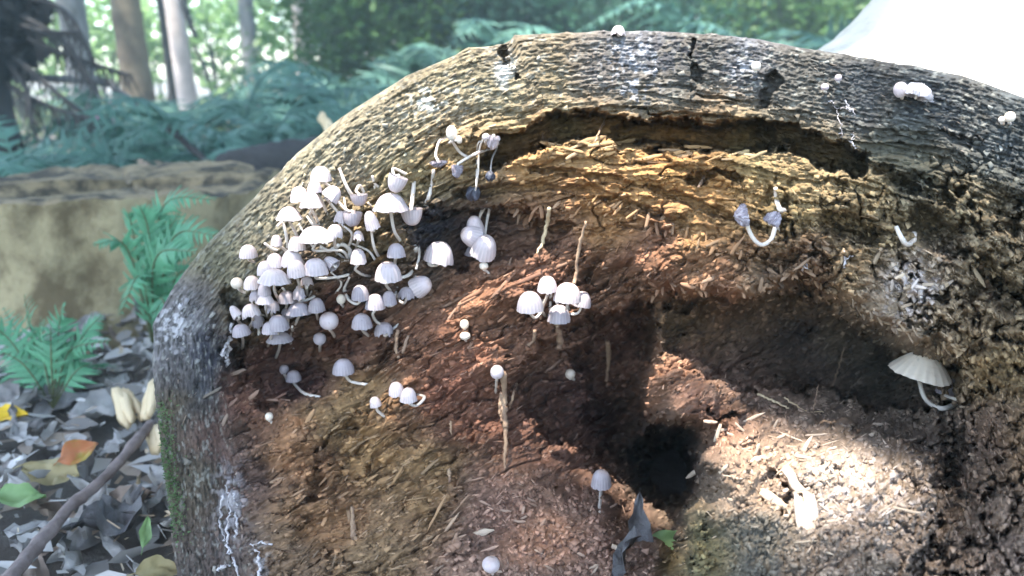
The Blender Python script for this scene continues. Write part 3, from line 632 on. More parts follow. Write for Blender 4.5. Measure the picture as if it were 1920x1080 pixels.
# rootlets and torn fibres hanging inside
def hang(path, r0, r1, off=0.004, name='hanging_fibre', m='fibre', offend=None):
    pts = []
    n = len(path)
    w0 = surf(*path[0])
    for i, (a, b) in enumerate(path):
        pts.append(P(a, b, min(surf(a, b), w0 + 0.02) - off))
    pth = smooth_path(pts, 22); pth = pth + rng.normal(0, 0.0003, pth.shape)
    s = w0 / F
    V, f = tube(pth, np.linspace(r0 * s, r1 * s, 22) * (1 + 0.35 * np.convolve(rng.uniform(-1, 1, 26), np.ones(5) / 3, 'valid')), 6, 0.15)
    o = obj(name, mesh_np(name, V - LOGI, f), M[m], log); return o
hang([(1030, 390), (1026, 420), (1018, 450), (1008, 476)], 5, 2.5, 0.010, m='split')
hang([(1100, 415), (1088, 450), (1082, 490), (1080, 515), (1076, 532)], 2.6, 3.5, 0.016)
hang([(944, 700), (946, 740), (945, 770), (948, 800)], 7, 6, 0.012); hang([(940, 735), (938, 770), (942, 790)], 5, 3, 0.012)
hang([(948, 790), (948, 830), (946, 860), (947, 878)], 5, 1.5, 0.012); hang([(1139, 640), (1141, 680), (1137, 715)], 5, 3, 0.01)
hang([(968, 720), (962, 740), (955, 765)], 3, 2, 0.01); hang([(1045, 610), (1050, 640), (1046, 655)], 5, 7, 0.008); hang([(1003, 620), (1000, 640), (990, 648)], 3, 4, 0.006)
hang([(845, 790), (846, 815)], 2, 1.5, 0.006); hang([(842, 880), (843, 905)], 3, 2, 0.006); hang([(1560, 725), (1575, 680), (1582, 650)], 2.0, 1.2, 0.02); hang([(1525, 770), (1535, 720)], 1.5, 1, 0.012)
hang([(1838, 500), (1850, 525), (1856, 550), (1835, 580)], 4, 5, 0.004); hang([(1320, 330), (1310, 350)], 2, 2, .01); hang([(1135, 225), (1115, 265)], 2, 1.2, 0.03)
hang([(1018, 250), (1015, 275)], 2, 1, 0.005); hang([(660, 950), (662, 990), (664, 1010)], 4, 5, .004); hang([(1470, 745), (1510, 770), (1545, 772)], 2, 1.2, .006, m='split')
hang([(1420, 738), (1450, 752), (1478, 765)], 2.5, 1.5, .006, m='split'); hang([(745, 620), (742, 650), (748, 672)], 3, 3, .008)
# threads of white mould
def thread(path, r, name='mycelium'):
    pts = [P(a, b, surf(a, b) - 0.0012) for a, b in path]
    pth = smooth_path(pts, 8 * len(path)); pth += rng.normal(0, 0.0007, pth.shape); s = surf(*path[0]) / F
    return tube(pth, r * s * .7 * (1 + .5 * np.convolve(rng.uniform(-1, 1, len(pth) + 2), np.ones(3) / 2, 'valid')), 6, 0.45)
def mycelium(paths, label=None):
    V, f = join([thread(p, r) for p, r in paths])
    o = obj('mycelium', mesh_np('mycelium', V - LOGI, f), M['myc'], log)
    if label: o['label'] = label
mycelium([([(425, 910), (430, 950), (425, 1000), (430, 1040)], 2.6), ([(440, 960), (445, 990), (438, 1010)], 3), ([(418, 930), (412, 975), (420, 1015)], 2.5), ([(436, 925), (444, 945)], 2.5), ([(432, 1030), (440, 1060), (450, 1090)], 3)], 'white branching fungus threads')
mycelium([([(480, 1030), (488, 1060), (485, 1090)], 4), ([(470, 1022), (495, 1018), (510, 1020)], 2.5), ([(410, 1068), (430, 1058)], 3)])
mycelium([([(432, 610), (428, 640), (424, 680)], 5), ([(428, 640), (415, 665)], 4), ([(424, 668), (428, 685)], 4)])
mycelium([([(1555, 188), (1570, 202), (1590, 203), (1604, 217)], 1.5), ([(1585, 190), (1595, 207)], 1.4), ([(1575, 250), (1590, 262), (1605, 275), (1622, 285)], 1.8), ([(1600, 248), (1598, 262)], 1.0), ([(1568, 205), (1578, 240), (1580, 255)], 0.8)])
mycelium([([(1515, 480), (1510, 500), (1500, 508)], 2), ([(1600, 478), (1580, 488), (1560, 492)], 2), ([(1582, 470), (1584, 500)], 3)])
# moss on the shaded flank
mv, mf = [], []
for i in range(900):
    t = random.random(); py = 760 + 240 * t + random.gauss(0, 20); px = np.interp(py, [700, 850, 960, 1080], [293, 306, 322, 340]) + abs(random.gauss(0, 14)) - 3
    c = P(px, py, wbase(px) - random.uniform(0.0, 0.004)); s = random.uniform(0.0007, 0.0017)
    d = np.array([random.gauss(-.3, .6), random.gauss(-.6, .5), random.gauss(0.2, .6)]); d /= np.linalg.norm(d)
    e = np.cross(d, np.array([random.gauss(0, 1), random.gauss(0, 1), 1])); e /= np.linalg.norm(e)
    k = len(mv); mv += [c - e * s * .5, c + e * s * .5, c + d * s * 1.8]; mf.append((k, k + 1, k + 2))
tag(obj('moss', mesh_np('moss', np.array(mv) - LOGI, np.array(mf)), M['moss'], log), kind='stuff')
#MARK_SETTING

# ================================================================== GROUND
gc = np.sign(np.linspace(-1, 1, 161)) * np.abs(np.linspace(-1, 1, 161)) ** 3.2 * 180
GX, GY = np.meshgrid(gc, gc + 0.9)
GZ = -0.004 + 0.012 * fbm(GX * 3, GY * 3, 3, 301) * np.exp(-((GX / 6) ** 2 + ((GY - 1) / 6) ** 2)) - 0.012
gm = mesh_np('ground', np.stack([GX, GY, GZ], -1).reshape(-1, 3), grid_faces(161, 161))
tag(obj('ground', gm, M['ground']), kind='structure')
# far sunlit grass beyond the trees
n = 9000
bx = rng.uniform(-9, 1, n); by = rng.uniform(6, 16, n); hh = rng.uniform(0.05, 0.16, n); a = rng.uniform(0, 6.28, n)
e = np.stack([np.cos(a), np.sin(a), np.zeros(n)], -1) * 0.012
b0 = np.stack([bx, by, np.full(n, -0.02)], -1); tip = b0 + np.stack([rng.normal(0, .03, n), rng.normal(0, .03, n), hh], -1)
tag(obj('grass', mesh_np('grass', np.stack([b0 - e, b0 + e, tip], 1).reshape(-1, 3), np.arange(n * 3).reshape(-1, 3)), M['grass']), 'short pale green grass beyond the tree trunks', 'grass', kind='stuff')

# ------------------------------------------------------------------ leaf litter
def leaf_mesh(L, Wd, curl, fold, seed, crumple=0.0):
    nx_, ny_ = 13, 7
    x = np.linspace(0, 1, nx_); y = np.linspace(-1, 1, ny_)
    X, Y = np.meshgrid(x, y)
    prof = np.sin(np.pi * np.clip(X, 0.0, 1) ** 0.85) ** 0.8 * (1 + 0.12 * fbm(X * 6 + seed, Y * 0 + np.sign(Y) * 3, 2, seed)) + 0.02
    Yv = Y * prof * Wd / 2
    Z = fold * np.abs(Y) * prof * Wd / 2 + curl * L * (X - 0.5) ** 2 + 0.26 * Wd * fbm(X * 4 + seed, Y * 2.5, 3, seed + 5) + 0.25 * Wd * np.abs(Y) ** 2 * fbm(X * 2.5, np.sign(Y) * 2 + seed, 2, seed + 9)
    Z = Z + 0.02 * Wd * np.cos(X * 38) * (1 - np.abs(Y)) + crumple * Wd * fbm(X * 7 + seed, Y * 3, 3, seed + 11)
    Yv = Yv * (1 + 2.0 * crumple * fbm(X * 5 + seed, X * 0, 3, seed + 13)) + crumple * Wd * .8 * fbm(X * 2.5, X * 0 + seed, 2, seed + 17)
    V = np.stack([(X - 0.5) * L, Yv, Z], -1).reshape(-1, 3)
    sv, sf = tube([(-L * .5 - L * .22, 0, -.02 * L), (-L * .5, 0, float(Z[3, 0]))], [L * .009, L * .012], 5)
    V2, f2 = join([(V, [grid_faces(nx_, ny_)]), (sv, sf)])
    return V2, f2
LV = []
for k in range(9):
    V, f = leaf_mesh(random.uniform(.042, .070), random.uniform(.020, .036), random.uniform(-.7, .9), random.uniform(-.6, .8), 400 + k * 7, random.uniform(.1, .4))
    for q in range(4):
        me = mesh_np('leaf_blade', V, f); me.materials.append(LEAFM[q]); LV.append(me)
def in_view(p, mx=120):
    d = np.asarray(p) - CAM; w = d @ FW
    if w <= 0: return False
    px = 960 + F * (d @ RT) / w; py = 540 - F * (d @ UPV) / w
    return -mx < px < 1920 + mx and -mx < py < 1080 + mx
def left_of_log(x, y, m=0.0):
    return x < -0.255 + 0.315 * (y - 0.56) - m
LSEEN = []
cnt = 0; tries = 0
while cnt < 298 and tries < 6000:
    tries += 1
    x, y = random.uniform(-1.05, 0.0), random.uniform(0.55, 1.5)
    if not left_of_log(x, y, -0.02): continue
    if (x + 0.72) ** 2 + (y - 1.5) ** 2 < 0.25 ** 2: continue
    p = (x, y, random.uniform(0.0, 0.030))
    if not in_view(p, 60): continue
    q = random.choices(range(4), [5, 4, 4, .6])[0]
    o = bpy.data.objects.new('fallen_leaf', LV[random.randrange(9) * 4 + q]); COL.objects.link(o)
    o.location = p; o.rotation_euler = (random.gauss(0, .45), random.gauss(0, .40), random.uniform(0, 6.28)); sc = random.uniform(.7, 1.15); o.scale = (sc, sc, sc)
    tag(o, ['dry grey leaf curled in the litter beside the log', 'dry pale grey leaf curled in the litter beside the log', 'dark grey-brown leaf in the litter beside the log', 'dry brown leaf in the litter beside the log'][q], 'leaf', ['grey litter leaves', 'pale grey litter leaves', 'dark litter leaves', 'brown litter leaves'][q])
    cnt += 1
# the leaves underneath, past counting
prt = []; cols = []
for i in range(1500):
    x, y = random.uniform(-1.3, .1), random.uniform(.5, 1.9)
    if not left_of_log(x, y, -.02) or (x + .735) ** 2 + (y - 1.53) ** 2 < .25 ** 2: continue
    c, d_, e_ = random.uniform(.018, .034), random.uniform(.008, .015), random.uniform(0, 6.28)
    g_ = np.array([[-1, 0, 0], [-.4, -.8, .25], [.4, -.7, .2], [1, 0, .1], [.4, .7, .3], [-.4, .8, .15], [0, 0, 0]]) * np.array([c, d_, .012]) * np.array([[random.uniform(.8, 1.2), random.uniform(.7, 1.2), random.uniform(-.5, 1.3)] for _ in range(7)])
    g_ = g_ @ np.array(Matrix.Rotation(random.gauss(0, .35), 3, 'X') @ Matrix.Rotation(e_, 3, 'Z'))
    prt.append((g_ + np.array([x, y, random.uniform(-.006, .016)]), [np.array([[6, 0, 1], [6, 1, 2], [6, 2, 3], [6, 3, 4], [6, 4, 5], [6, 5, 0]])]))
    cols.append(np.repeat([np.array(random.choice([(.38, .36, .34), (.24, .22, .20), (.48, .45, .42), (.30, .24, .19)])) * random.uniform(.7, 1.15)], 7, 0))
V, f = join(prt); lme = mesh_np('leaf_litter', V, f); cols = np.concatenate(cols)
ca = lme.color_attributes.new('Col', 'FLOAT_COLOR', 'POINT'); ca.data.foreach_set('color', np.concatenate([cols, np.ones((len(cols), 1))], 1).astype(np.float32).ravel())
tag(obj('leaf_litter', lme, M['crumb']), 'bed of old grey leaves under the loose ones', 'leaf litter', kind='stuff')
def special_leaf(px, py, L, Wd, m, yaw, pitch, roll, label, lift=0.035, curl=.3, fold=.3, seed=3, w=None, name='fallen_leaf'):
    w = w or ground_w(py) * (1 - lift / 0.40)
    V, f = leaf_mesh(L, Wd, curl, fold, seed, .45 if m == 'leaf_black' else .12)
    o = obj(name, mesh_np('leaf_blade', V, f), M[m]); o.location = P(px, py, w); o.rotation_euler = (R(roll), R(pitch), R(yaw))
    return tag(o, label, 'leaf')
special_leaf(15, 777, .045, .022, 'leaf_yellow', 5, 5, 25, 'bright yellow leaf lying flat on grey litter', seed=5)
special_leaf(150, 850, .038, .022, 'leaf_orange', 25, -20, 50, 'leaf orange at the tip and yellow along its edge', curl=.8, fold=.7, seed=9, lift=.05)
special_leaf(98, 888, .058, .034, 'leaf_olive', -8, 4, 22, 'mottled olive and tan leaf below the orange one', seed=12)
special_leaf(40, 932, .042, .024, 'leaf_green', 10, 4, 25, 'broad fresh green leaf beside the long stick', seed=15)
special_leaf(272, 998, .026, .009, 'leaf_green', 100, -35, 30, 'narrow green leaf standing up near the log', seed=18, lift=.05)
special_leaf(302, 1072, .036, .018, 'leaf_olive', 30, 10, 30, 'brown-edged olive leaf under the log flank', seed=21)
special_leaf(205, 960, .07, .04, 'leaf_black', 60, 10, 10, 'large dark crumpled leaf beside the long stick', seed=26)
# leaves inside the hollow
special_leaf(1200, 1015, .066, .013, 'leaf_black', 85, -42, 10, 'wilted slate-grey leaf hanging out of the log hollow', curl=.2, fold=.9, seed=31, w=surf(1190, 1000) - .014)
special_leaf(1170, 1066, .050, .020, 'leaf_black', 60, -25, -20, 'black shrivelled leaf at the mouth of the log hollow', curl=.5, fold=.6, seed=33, w=surf(1165, 1060) - .008)
special_leaf(1262, 1012, .034, .014, 'leaf_green', 0, 0, 55, 'bit of green leaf wedged under the crumbled mound', curl=.2, fold=.3, seed=35, w=surf(1258, 1012) - .010)

# crumbled bits of leaf and twig between the leaves (past counting)
n = 2600; fx = rng.uniform(-1.1, -.15, n); fy = rng.uniform(.55, 1.6, n); ok = fx < -0.255 + 0.315 * (fy - 0.56); fx, fy = fx[ok], fy[ok]; n = len(fx)
a = rng.uniform(0, 6.28, n); Lf = rng.uniform(.003, .016, n); Wf_ = np.where(rng.random(n) < .45, Lf * .12, Lf * rng.uniform(.4, .8, n)); tl = rng.normal(0, .4, n)
qd = np.array([[-.5, -.4], [.5, -.3], [.4, .5], [-.4, .35]])
qx = qd[None, :, 0] * Lf[:, None]; qy = qd[None, :, 1] * Wf_[:, None]
Vf_ = np.stack([fx[:, None] + qx * np.cos(a)[:, None] - qy * np.sin(a)[:, None], fy[:, None] + qx * np.sin(a)[:, None] + qy * np.cos(a)[:, None], (rng.uniform(.002, .038, n))[:, None] + qx * np.sin(tl)[:, None] + qy * np.sin(tl[::-1])[:, None]], -1).reshape(-1, 3)
fme = mesh_np('litter', Vf_, np.arange(n * 4).reshape(-1, 4), smooth=False)
ca = fme.color_attributes.new('Col', 'FLOAT_COLOR', 'POINT'); fcol = np.repeat(np.array([[.42, .40, .37], [.22, .19, .16], [.52, .42, .30], [.30, .22, .15]])[rng.integers(0, 4, n)] * rng.uniform(.6, 1.2, (n, 1)), 4, 0)
ca.data.foreach_set('color', np.concatenate([fcol, np.ones((len(fcol), 1))], 1).astype(np.float32).ravel())
tag(obj('litter', fme, M['crumb']), 'fine grey crumbs of leaf and twig on the forest floor', 'litter', kind='stuff')
# long stick and split wood lying in the litter
def stick(name, pts, r, m, label, cat='stick', jit=.12, n=40, knots=True):
    pth = smooth_path(pts, n); rr = np.interp(np.linspace(0, 1, n), np.linspace(0, 1, len(r)), r) * (1 + .18 * np.convolve(rng.uniform(-1, 1, n + 4), np.ones(5) / 3, 'valid'))
    pth = pth + np.stack([np.convolve(rng.normal(0, r[0] * .25, n + 4), np.ones(5) / 5, 'valid') for _ in range(3)], 1)
    V, f = tube(pth, rr, 9, jit)
    b = pth[0]; o = obj(name, mesh_np(name, V - b, f), M[m]); o.location = b
    return tag(o, label, cat)
stick('stick', [P(10, 1095, .575), P(110, 975, .665), P(205, 885, .735), P(285, 795, .83)], [.0062, .0055, .005], 'stick', 'long thin brown stick lying across the grey leaf litter')
stick('stick', [P(545 // 2 - 10, 880, .85), P(255, 925, .80), P(240, 945, .78)], [.0018, .0014], 'split', 'thin pale twig curving between dry leaves', n=20)
def plank(px, py, w, L, wd, th, ang, label, lean=20):
    V, f = shard(L, wd, th)
    V2_, f2_s = shard(L * .8, wd * .7, th); V, f = join([(V, [f]), (V2_ + np.array([L * .1, wd * .35, th * .2]), [f2_s])]); f = f[0]; o = obj('split_wood', mesh_np('split_wood', V, [f], smooth=False), M['split'])
    o.location = P(px, py, w); o.rotation_euler = (R(lean), R(8), R(ang)); return tag(o, label, 'wood piece')
plank(228, 762, .92, .100, .017, .008, -58, 'pale split wood piece leaning beside the stick', 20)
plank(247, 760, .93, .080, .012, .010, -52, 'thin pale splinter of wood lying against a thicker one', 35)
plank(280, 750, .90, .085, .018, .008, -72, 'pale split wood piece touching the mossy log flank', 30)
plank(292, 825, .81, .05, .018, .012, -60, 'short buff wood chunk at the end of the stick', 10)

# ------------------------------------------------------------------ old stump behind
SC = np.array([-0.735, 1.53, 0.0]); nS, hS = 160, 34
st = empty('stump', SC); tag(st, 'low wide tree stump with mossy yellow-brown bark behind the fern', 'stump')
th = np.linspace(0, 2 * math.pi, nS, endpoint=False)
Vl = []
for j in range(hS):
    t = j / (hS - 1); z = -0.02 + 0.235 * t
    r = 0.285 + 0.05 * (1 - t) ** 3 + 0.016 * fbm(th * 2.2, np.full(nS, t * 1.2), 3, 501) + 0.012 * fbm(th * 9, np.full(nS, t * 2.0), 3, 503)
    r = r + (vn(th * 1.1, th * 0, 507) - .5) * .03
    zt = (0.020 * fbm(th * 2.4, th * 0, 3, 505) + 0.006 * fbm(th * 11, th * 0, 4, 506, .6)) * t ** 4 + z
    Vl.append(np.stack([np.cos(th) * r, np.sin(th) * r, zt], -1))
Vl = np.concatenate(Vl)
sm = mesh_np('bark', Vl, grid_faces(nS, hS, True))
M['stump'] = mat('stump_bark', (0.36, 0.295, 0.165), 0.9, ((0.14, 0.105, 0.055), 11, 0.44, 0.62), 0.9, 35, stretch=(1, 1, .8))
M['stump_top'] = mat('stump_top', (0.24, 0.18, 0.10), 0.9, ((0.05, 0.04, 0.025), 14, 0.44, 0.58), 0.9, 40)
obj('bark', sm, M['stump'], st)
tv = [Vl[-nS:]]
for q in (0.93, .8, .6, .4, .2, .02):
    rr = Vl[-nS:] * np.array([q, q, 1]); rr[:, 2] += 0.010 * fbm(rr[:, 0] * 22, rr[:, 1] * 22, 4, 509) - .012 * (1 - q) + (.006 if q > .9 else 0); tv.append(rr)
obj('top', mesh_np('top', np.concatenate(tv), grid_faces(nS, 7, True)), M['stump_top'], st)

# ------------------------------------------------------------------ ferns
def pinna_mesh(nseg=14, wd=0.33, lobes=0.38, droop=0.22):
    xs = []; V = []
    for i in range(nseg + 1):
        t = i / nseg
        w_ = wd * (1 - t) ** 0.75 * min(1, t / .06 + .35) * (1 + lobes * (1 if i % 2 else -1) * (1 - t * .3))
        z = -droop * t * t
        V += [(t - .06 * (1 if i % 2 else 0), -w_ / 2, z - .03), (t, 0, z), (t - .06 * (1 if i % 2 else 0), w_ / 2, z - .03)]
    return np.array(V), grid_faces(3, nseg + 1)
PV, PF = pinna_mesh()
PIN = mesh_np('pinna', PV, PF)
PIN.materials.append(M['fern'])
def frame_path(path, nrm):
    T = np.gradient(path, axis=0); T /= np.linalg.norm(T, axis=1, keepdims=True)
    B = np.cross(np.broadcast_to(nrm, T.shape), T); B /= np.linalg.norm(B, axis=1, keepdims=True)
    return T, B, np.cross(T, B)
def frond(fern, org, pts, Lmax, pairs, nrm, start=.15, r=.0016):
    path = smooth_path(pts, 60); T, B, N = frame_path(path, np.asarray(nrm, float))
    V, f = tube(path - org, np.linspace(r, r * .35, 60), 6)
    fo = obj('frond', mesh_np('frond', V, f), M['fern_stem'], fern)
    for k in range(pairs):
        s = start + (1 - start) * (k + .5) / pairs; i = int(s * 59)
        q = (s - start) / (1 - start); L = Lmax * (min(1, .45 + q * 3.0)) * (1 - q) ** .72 + .003
        for sd in (-1, 1):
            a = R(62 - 14 * q + random.gauss(0, 4)); X = B[i] * sd * math.sin(a) + T[i] * math.cos(a) + N[i] * random.gauss(-.02, .10); X /= np.linalg.norm(X)
            Z = N[i] - X * (N[i] @ X); Z /= np.linalg.norm(Z); Y = np.cross(Z, X); p = path[i] - org
            c = bpy.data.objects.new('pinna', PIN); COL.objects.link(c); c.parent = fo
            l = L * random.uniform(.92, 1.06)
            c.matrix_local = Matrix([[X[0] * l, Y[0] * l, Z[0] * l, p[0]], [X[1] * l, Y[1] * l, Z[1] * l, p[1]], [X[2] * l, Y[2] * l, Z[2] * l, p[2]], [0, 0, 0, 1]])
    return fo
bfn = P(285, 612, 1.165); bfn[2] = 0.0
f1_ = empty('fern', bfn); tag(f1_, 'bright green fern with arching fronds growing against the stump', 'fern')
for mid, tip, w1, w2, L, npair, nr in [((300, 400), (408, 372), 1.13, 1.10, .034, 17, (.1, -.6, .8)), ((320, 455), (412, 440), 1.10, 1.05, .042, 18, (.0, -.8, .6)), ((280, 450), (262, 385), 1.12, 1.10, .040, 17, (-.2, -.9, .3)),
        ((240, 470), (175, 458), 1.12, 1.08, .036, 15, (-.3, -.6, .7)), ((300, 480), (338, 395), 1.13, 1.12, .040, 17, (.1, -.9, .3)), ((330, 520), (395, 520), 1.08, 1.02, .038, 15, (0, -.7, .7)),
        ((265, 520), (225, 590), 1.08, 1.02, .036, 14, (-.2, -.6, .7)), ((300, 560), (330, 640), 1.05, .98, .034, 14, (.1, -.6, .7)), ((290, 490), (370, 470), 1.06, 1.0, .040, 16, (.1, -.8, .6)), ((250, 440), (240, 400), 1.14, 1.13, .030, 13, (-.3, -.8, .4))]:
    frond(f1_, bfn, [bfn, P(*mid, w1), P(*tip, w2)], L * 1.3, npair, nr)
bfn = P(95, 735, 1.0); bfn[2] = 0.0
f2_ = empty('fern', bfn); tag(f2_, 'small lacy teal fern spreading low over the grey leaf litter', 'fern')
for mid, tip in [((40, 640), (5, 575)), ((60, 630), (45, 552)), ((110, 620), (118, 575)), ((150, 640), (190, 590)), ((130, 660), (205, 640)), ((40, 680), (-30, 650)), ((80, 660), (75, 600)), ((150, 690), (215, 690)), ((50, 700), (0, 720)), ((110, 690), (150, 725)), ((20, 640), (-40, 600)), ((95, 640), (95, 590)), ((80, 700), (60, 745))]:
    frond(f2_, bfn, [bfn, P(*mid, random.uniform(.98, 1.06)), P(*tip, random.uniform(.95, 1.12))], .034, 12, (random.gauss(0, .2), -.7, .7), .2, .0011)

# bracken further back: each frond one leaf blade, finely divided
def far_frond(L, seed, droop=.5):
    rs = random.Random(seed); pts = [(0, 0, 0), (L * .35, 0, L * .42), (L * .72, 0, L * (.55 - droop * .2)), (L, 0, L * (.45 - droop * .5))]
    path = smooth_path(pts, 40); T, B, N = frame_path(path, np.array([0, 0, 1.0]))
    tv, tf = tube(path, np.linspace(.006, .0015, 40) * L / .7, 5)
    prt = [(tv, tf)]
    for k in range(19):
        s = .16 + .84 * (k + .5) / 19; i = int(s * 39); q = (s - .16) / .84
        Lp = L * .27 * min(1, .5 + 2.2 * q) * (1 - q) ** .8 + .012 * L
        for sd in (-1, 1):
            a = R(66 - 16 * q + rs.gauss(0, 6)); X = B[i] * sd * math.sin(a) + T[i] * math.cos(a) + N[i] * rs.gauss(-.12, .16); X /= np.linalg.norm(X)
            Z = N[i] - X * (N[i] @ X); Z /= np.linalg.norm(Z); Y = np.cross(Z, X)
            prt.append((PV2 @ (np.stack([X, Y, Z]) * Lp) + path[i], [PF2]))
    return join(prt)
PV2, PF2 = pinna_mesh(12, .22, .45, .2)
FF = []
for k in range(4):
    V, f = far_frond(1.0, 700 + k, random.uniform(.3, .9)); me = mesh_np('frond', V, f, smooth=False); me.materials.append(M['fern_far']); FF.append(me)
def far_fern(x, y, size, label, group='bracken ferns behind the log', n=8, z=0.0):
    o = empty('bracken_fern', (x, y, z)); tag(o, label, 'fern', group)
    a0 = random.uniform(0, 6.28)
    for k in range(n):
        c = bpy.data.objects.new('frond', random.choice(FF)); COL.objects.link(c); c.parent = o
        s_ = size * random.uniform(.75, 1.15)
        c.scale = (s_, s_, s_ * random.uniform(.8, 1.25)); c.rotation_euler = (random.gauss(0, .30), random.gauss(0, .28), a0 + k * 6.28 / n + random.gauss(0, .25)); c.location = (0, 0, 0)
    return o
spots = [(-30, 1.95, .34), (90, 2.1, .36), (190, 2.3, .38), (40, 2.6, .42), (300, 2.5, .44), (390, 2.7, .48), (470, 2.5, .46), (560, 2.9, .50), (430, 3.3, .55), (330, 3.2, .5), (620, 2.8, .50), (240, 3.6, .5), (520, 3.8, .58), (130, 3.4, .45), (690, 3.2, .50), (620, 4.2, .6)]
for px, w, sz in spots:
    p = P(px, 300, w); far_fern(p[0], p[1], sz * (0.95 if px < 230 else 1.15), 'blue-green bracken fern behind the stump', 'bracken ferns behind the stump', 8)
for px, w, sz in [(760, 3.2, .46), (860, 3.8, .52), (960, 3.2, .48), (1060, 4.0, .55), (1150, 3.4, .5), (1250, 3.0, .50), (1340, 3.6, .52), (1430, 3.0, .50), (1500, 4.0, .55), (1580, 3.3, .5), (900, 5.0, .65), (1120, 5.2, .7), (1330, 5.0, .7), (1480, 5.5, .75), (1890, 3.4, .55), (1930, 2.9, .5), (1830, 4.4, .6), (1690, 4.5, .6), (740, 4.8, .6)]:
    p = P(px, 100, w); far_fern(p[0], p[1], sz * 1.55, 'teal bracken fern rising behind the top of the log', 'bracken ferns behind the log', 9)

# ------------------------------------------------------------------ trees, shrubs, branches of the wood behind
def leaves(cx, cy, cz, rx, ry, rz, n, size, clumps=26, seed=0, keepf=None):
    g = np.random.default_rng(seed)
    d = g.normal(0, 1, (clumps, 3)); d /= np.linalg.norm(d, axis=1, keepdims=True); d *= g.random((clumps, 1)) ** .45
    cl = d * np.array([rx, ry, rz]) + np.array([cx, cy, cz])
    k = g.integers(0, clumps, n)
    p = cl[k] + g.normal(0, 1, (n, 3)) * np.array([rx, ry, rz]) * .20
    if keepf is not None: p = p[keepf(p)]
    n = len(p)
    ax = g.normal(0, 1, (n, 3)); ax[:, 2] *= .55; ax /= np.linalg.norm(ax, axis=1, keepdims=True)
    nn = g.normal(0, 1, (n, 3)); nn[:, 2] += .9; bb_ = np.cross(nn, ax); bb_ /= np.linalg.norm(bb_, axis=1, keepdims=True); cc_ = np.cross(ax, bb_)
    s_ = (size * g.uniform(.6, 1.25, n))[:, None]
    V = np.stack([p - ax * s_ * .5, p - bb_ * s_ * .24 + cc_ * s_ * .05, p + ax * s_ * .5 - cc_ * s_ * .05, p + bb_ * s_ * .24 + cc_ * s_ * .05], 1).reshape(-1, 3)
    return V, np.arange(n * 4).reshape(-1, 4)
# canopy gap shaped for the light: leaves shading chosen log areas are dropped
_rk = np.random.default_rng(99)
def lit_region(p):
    # follow the sun down from each leaf to the sawn face and see where it would fall
    nF = -FW
    def fall(w_):
        t = ((p - CAM - FW * w_) @ nF) / (SUN @ nF); d = p - SUN * t[:, None] - CAM; w = d @ FW
        return 960 + F * (d @ RT) / w, 540 - F * (d @ UPV) / w
    px, py = fall(0.53)
    pool = np.zeros(len(p), bool)
    for w_, cy_ in ((.50, 840), (.47, 880), (.44, 930), (.42, 980)):      # the mound stands in front of the sawn plane
        qx, qy = fall(w_); pool |= ((qx - 1455) / 230) ** 2 + ((qy - cy_) / 105) ** 2 < 1
    upper = (px > 330) & (px < 2100) & (py > -1500) & (py < np.interp(px, [330, 500, 700, 850, 1000, 1200, 1400, 1700, 1950], [520, 555, 490, 400, 390, 430, 480, 560, 640]))
    return upper | (pool & (_rk.random(len(px)) < .985))
def tree(name, x, y, r, H, m, label, lean=(0, 0), crown=None, rings=False, cat='tree', fol='foliage', group=None, z0=-.05):
    t = empty(name, (x, y, 0)); tag(t, label, cat, group)
    n = 90 if rings else 40; zz = np.linspace(z0, H, n)
    pth = np.stack([lean[0] * zz + .02 * r / .1 * np.sin(zz * 1.7 + x), lean[1] * zz + .02 * np.cos(zz * 1.3), zz], 1)
    rr = r * (1.0 + .25 * np.exp(-zz / .25) - .35 * zz / H)
    if rings: rr = rr * (1 + .07 * ((np.arange(n) % 3) == 0))
    V, f = tube(pth, rr, 18, .04)
    obj('trunk', mesh_np('trunk', V, f), M[m], t)
    top = pth[-1]
    lim = []
    if crown:
        (cx, cy, cz), (rx, ry, rz), nl, sz, sd = crown
        for q in range(7):
            a = q * .9; e = np.array([cx - x + math.cos(a) * rx * .6, cy - y + math.sin(a) * ry * .6, cz + (q % 3 - 1) * rz * .4])
            lp = smooth_path([pth[int(n * .72)], (top + e) / 2 + np.array([0, 0, .3]), e], 14)
            if lit_region(smooth_path(lp, 60) + np.array([x, y, 0])).any(): continue      # limbs that would shade the chosen areas are left out
            lim.append(tube(lp, np.linspace(r * .4, r * .06, 14), 7))
        if lim: V, f = join(lim); obj('limbs', mesh_np('limbs', V, f), M[m], t)
        V, f = leaves(cx - x, cy - y, cz, rx, ry, rz, nl, sz, 40, sd, (lambda p: ~lit_region(p + np.array([x, y, 0]))))
        obj('crown', mesh_np('crown', V, [f], smooth=False), M[fol], t)
    return t
def at_ground(px, w):
    p = P(px, 200, w); return p[0], p[1]
x, y = at_ground(160, 6.0); tree('broadleaf_tree', x, y, .098, 6.5, 'bark_grey', 'grey straight tree trunk behind the fallen branch', (.008, 0), ((x - .8, y - 1, 6.5), (2.6, 2.6, 1.5), 2200, .17, 1))
x, y = at_ground(268, 5.0); tree('palm_tree', x, y, .088, 6.0, 'bark_palm', 'brown ringed palm trunk between the grey and pale trees', (-.03, 0), ((x + .5, y - .5, 6.0), (2.4, 2.4, 1.2), 1800, .17, 2), rings=True)
x, y = at_ground(352, 7.0); tree('broadleaf_tree', x, y, .092, 7.0, 'bark_pale', 'pale pinkish tree trunk with sunlight put into its bark colour beside a thin dark one', (-.025, 0), ((x + .6, y + .5, 7.2), (2.4, 2.6, 1.4), 1500, .18, 3))  # whitened bark colour stands in for sun on this trunk
x, y = at_ground(326, 6.6); tree('slender_tree', x, y, .030, 6.0, 'bark_dark', 'thin dark tree trunk in front of the pale one', (-.02, 0))
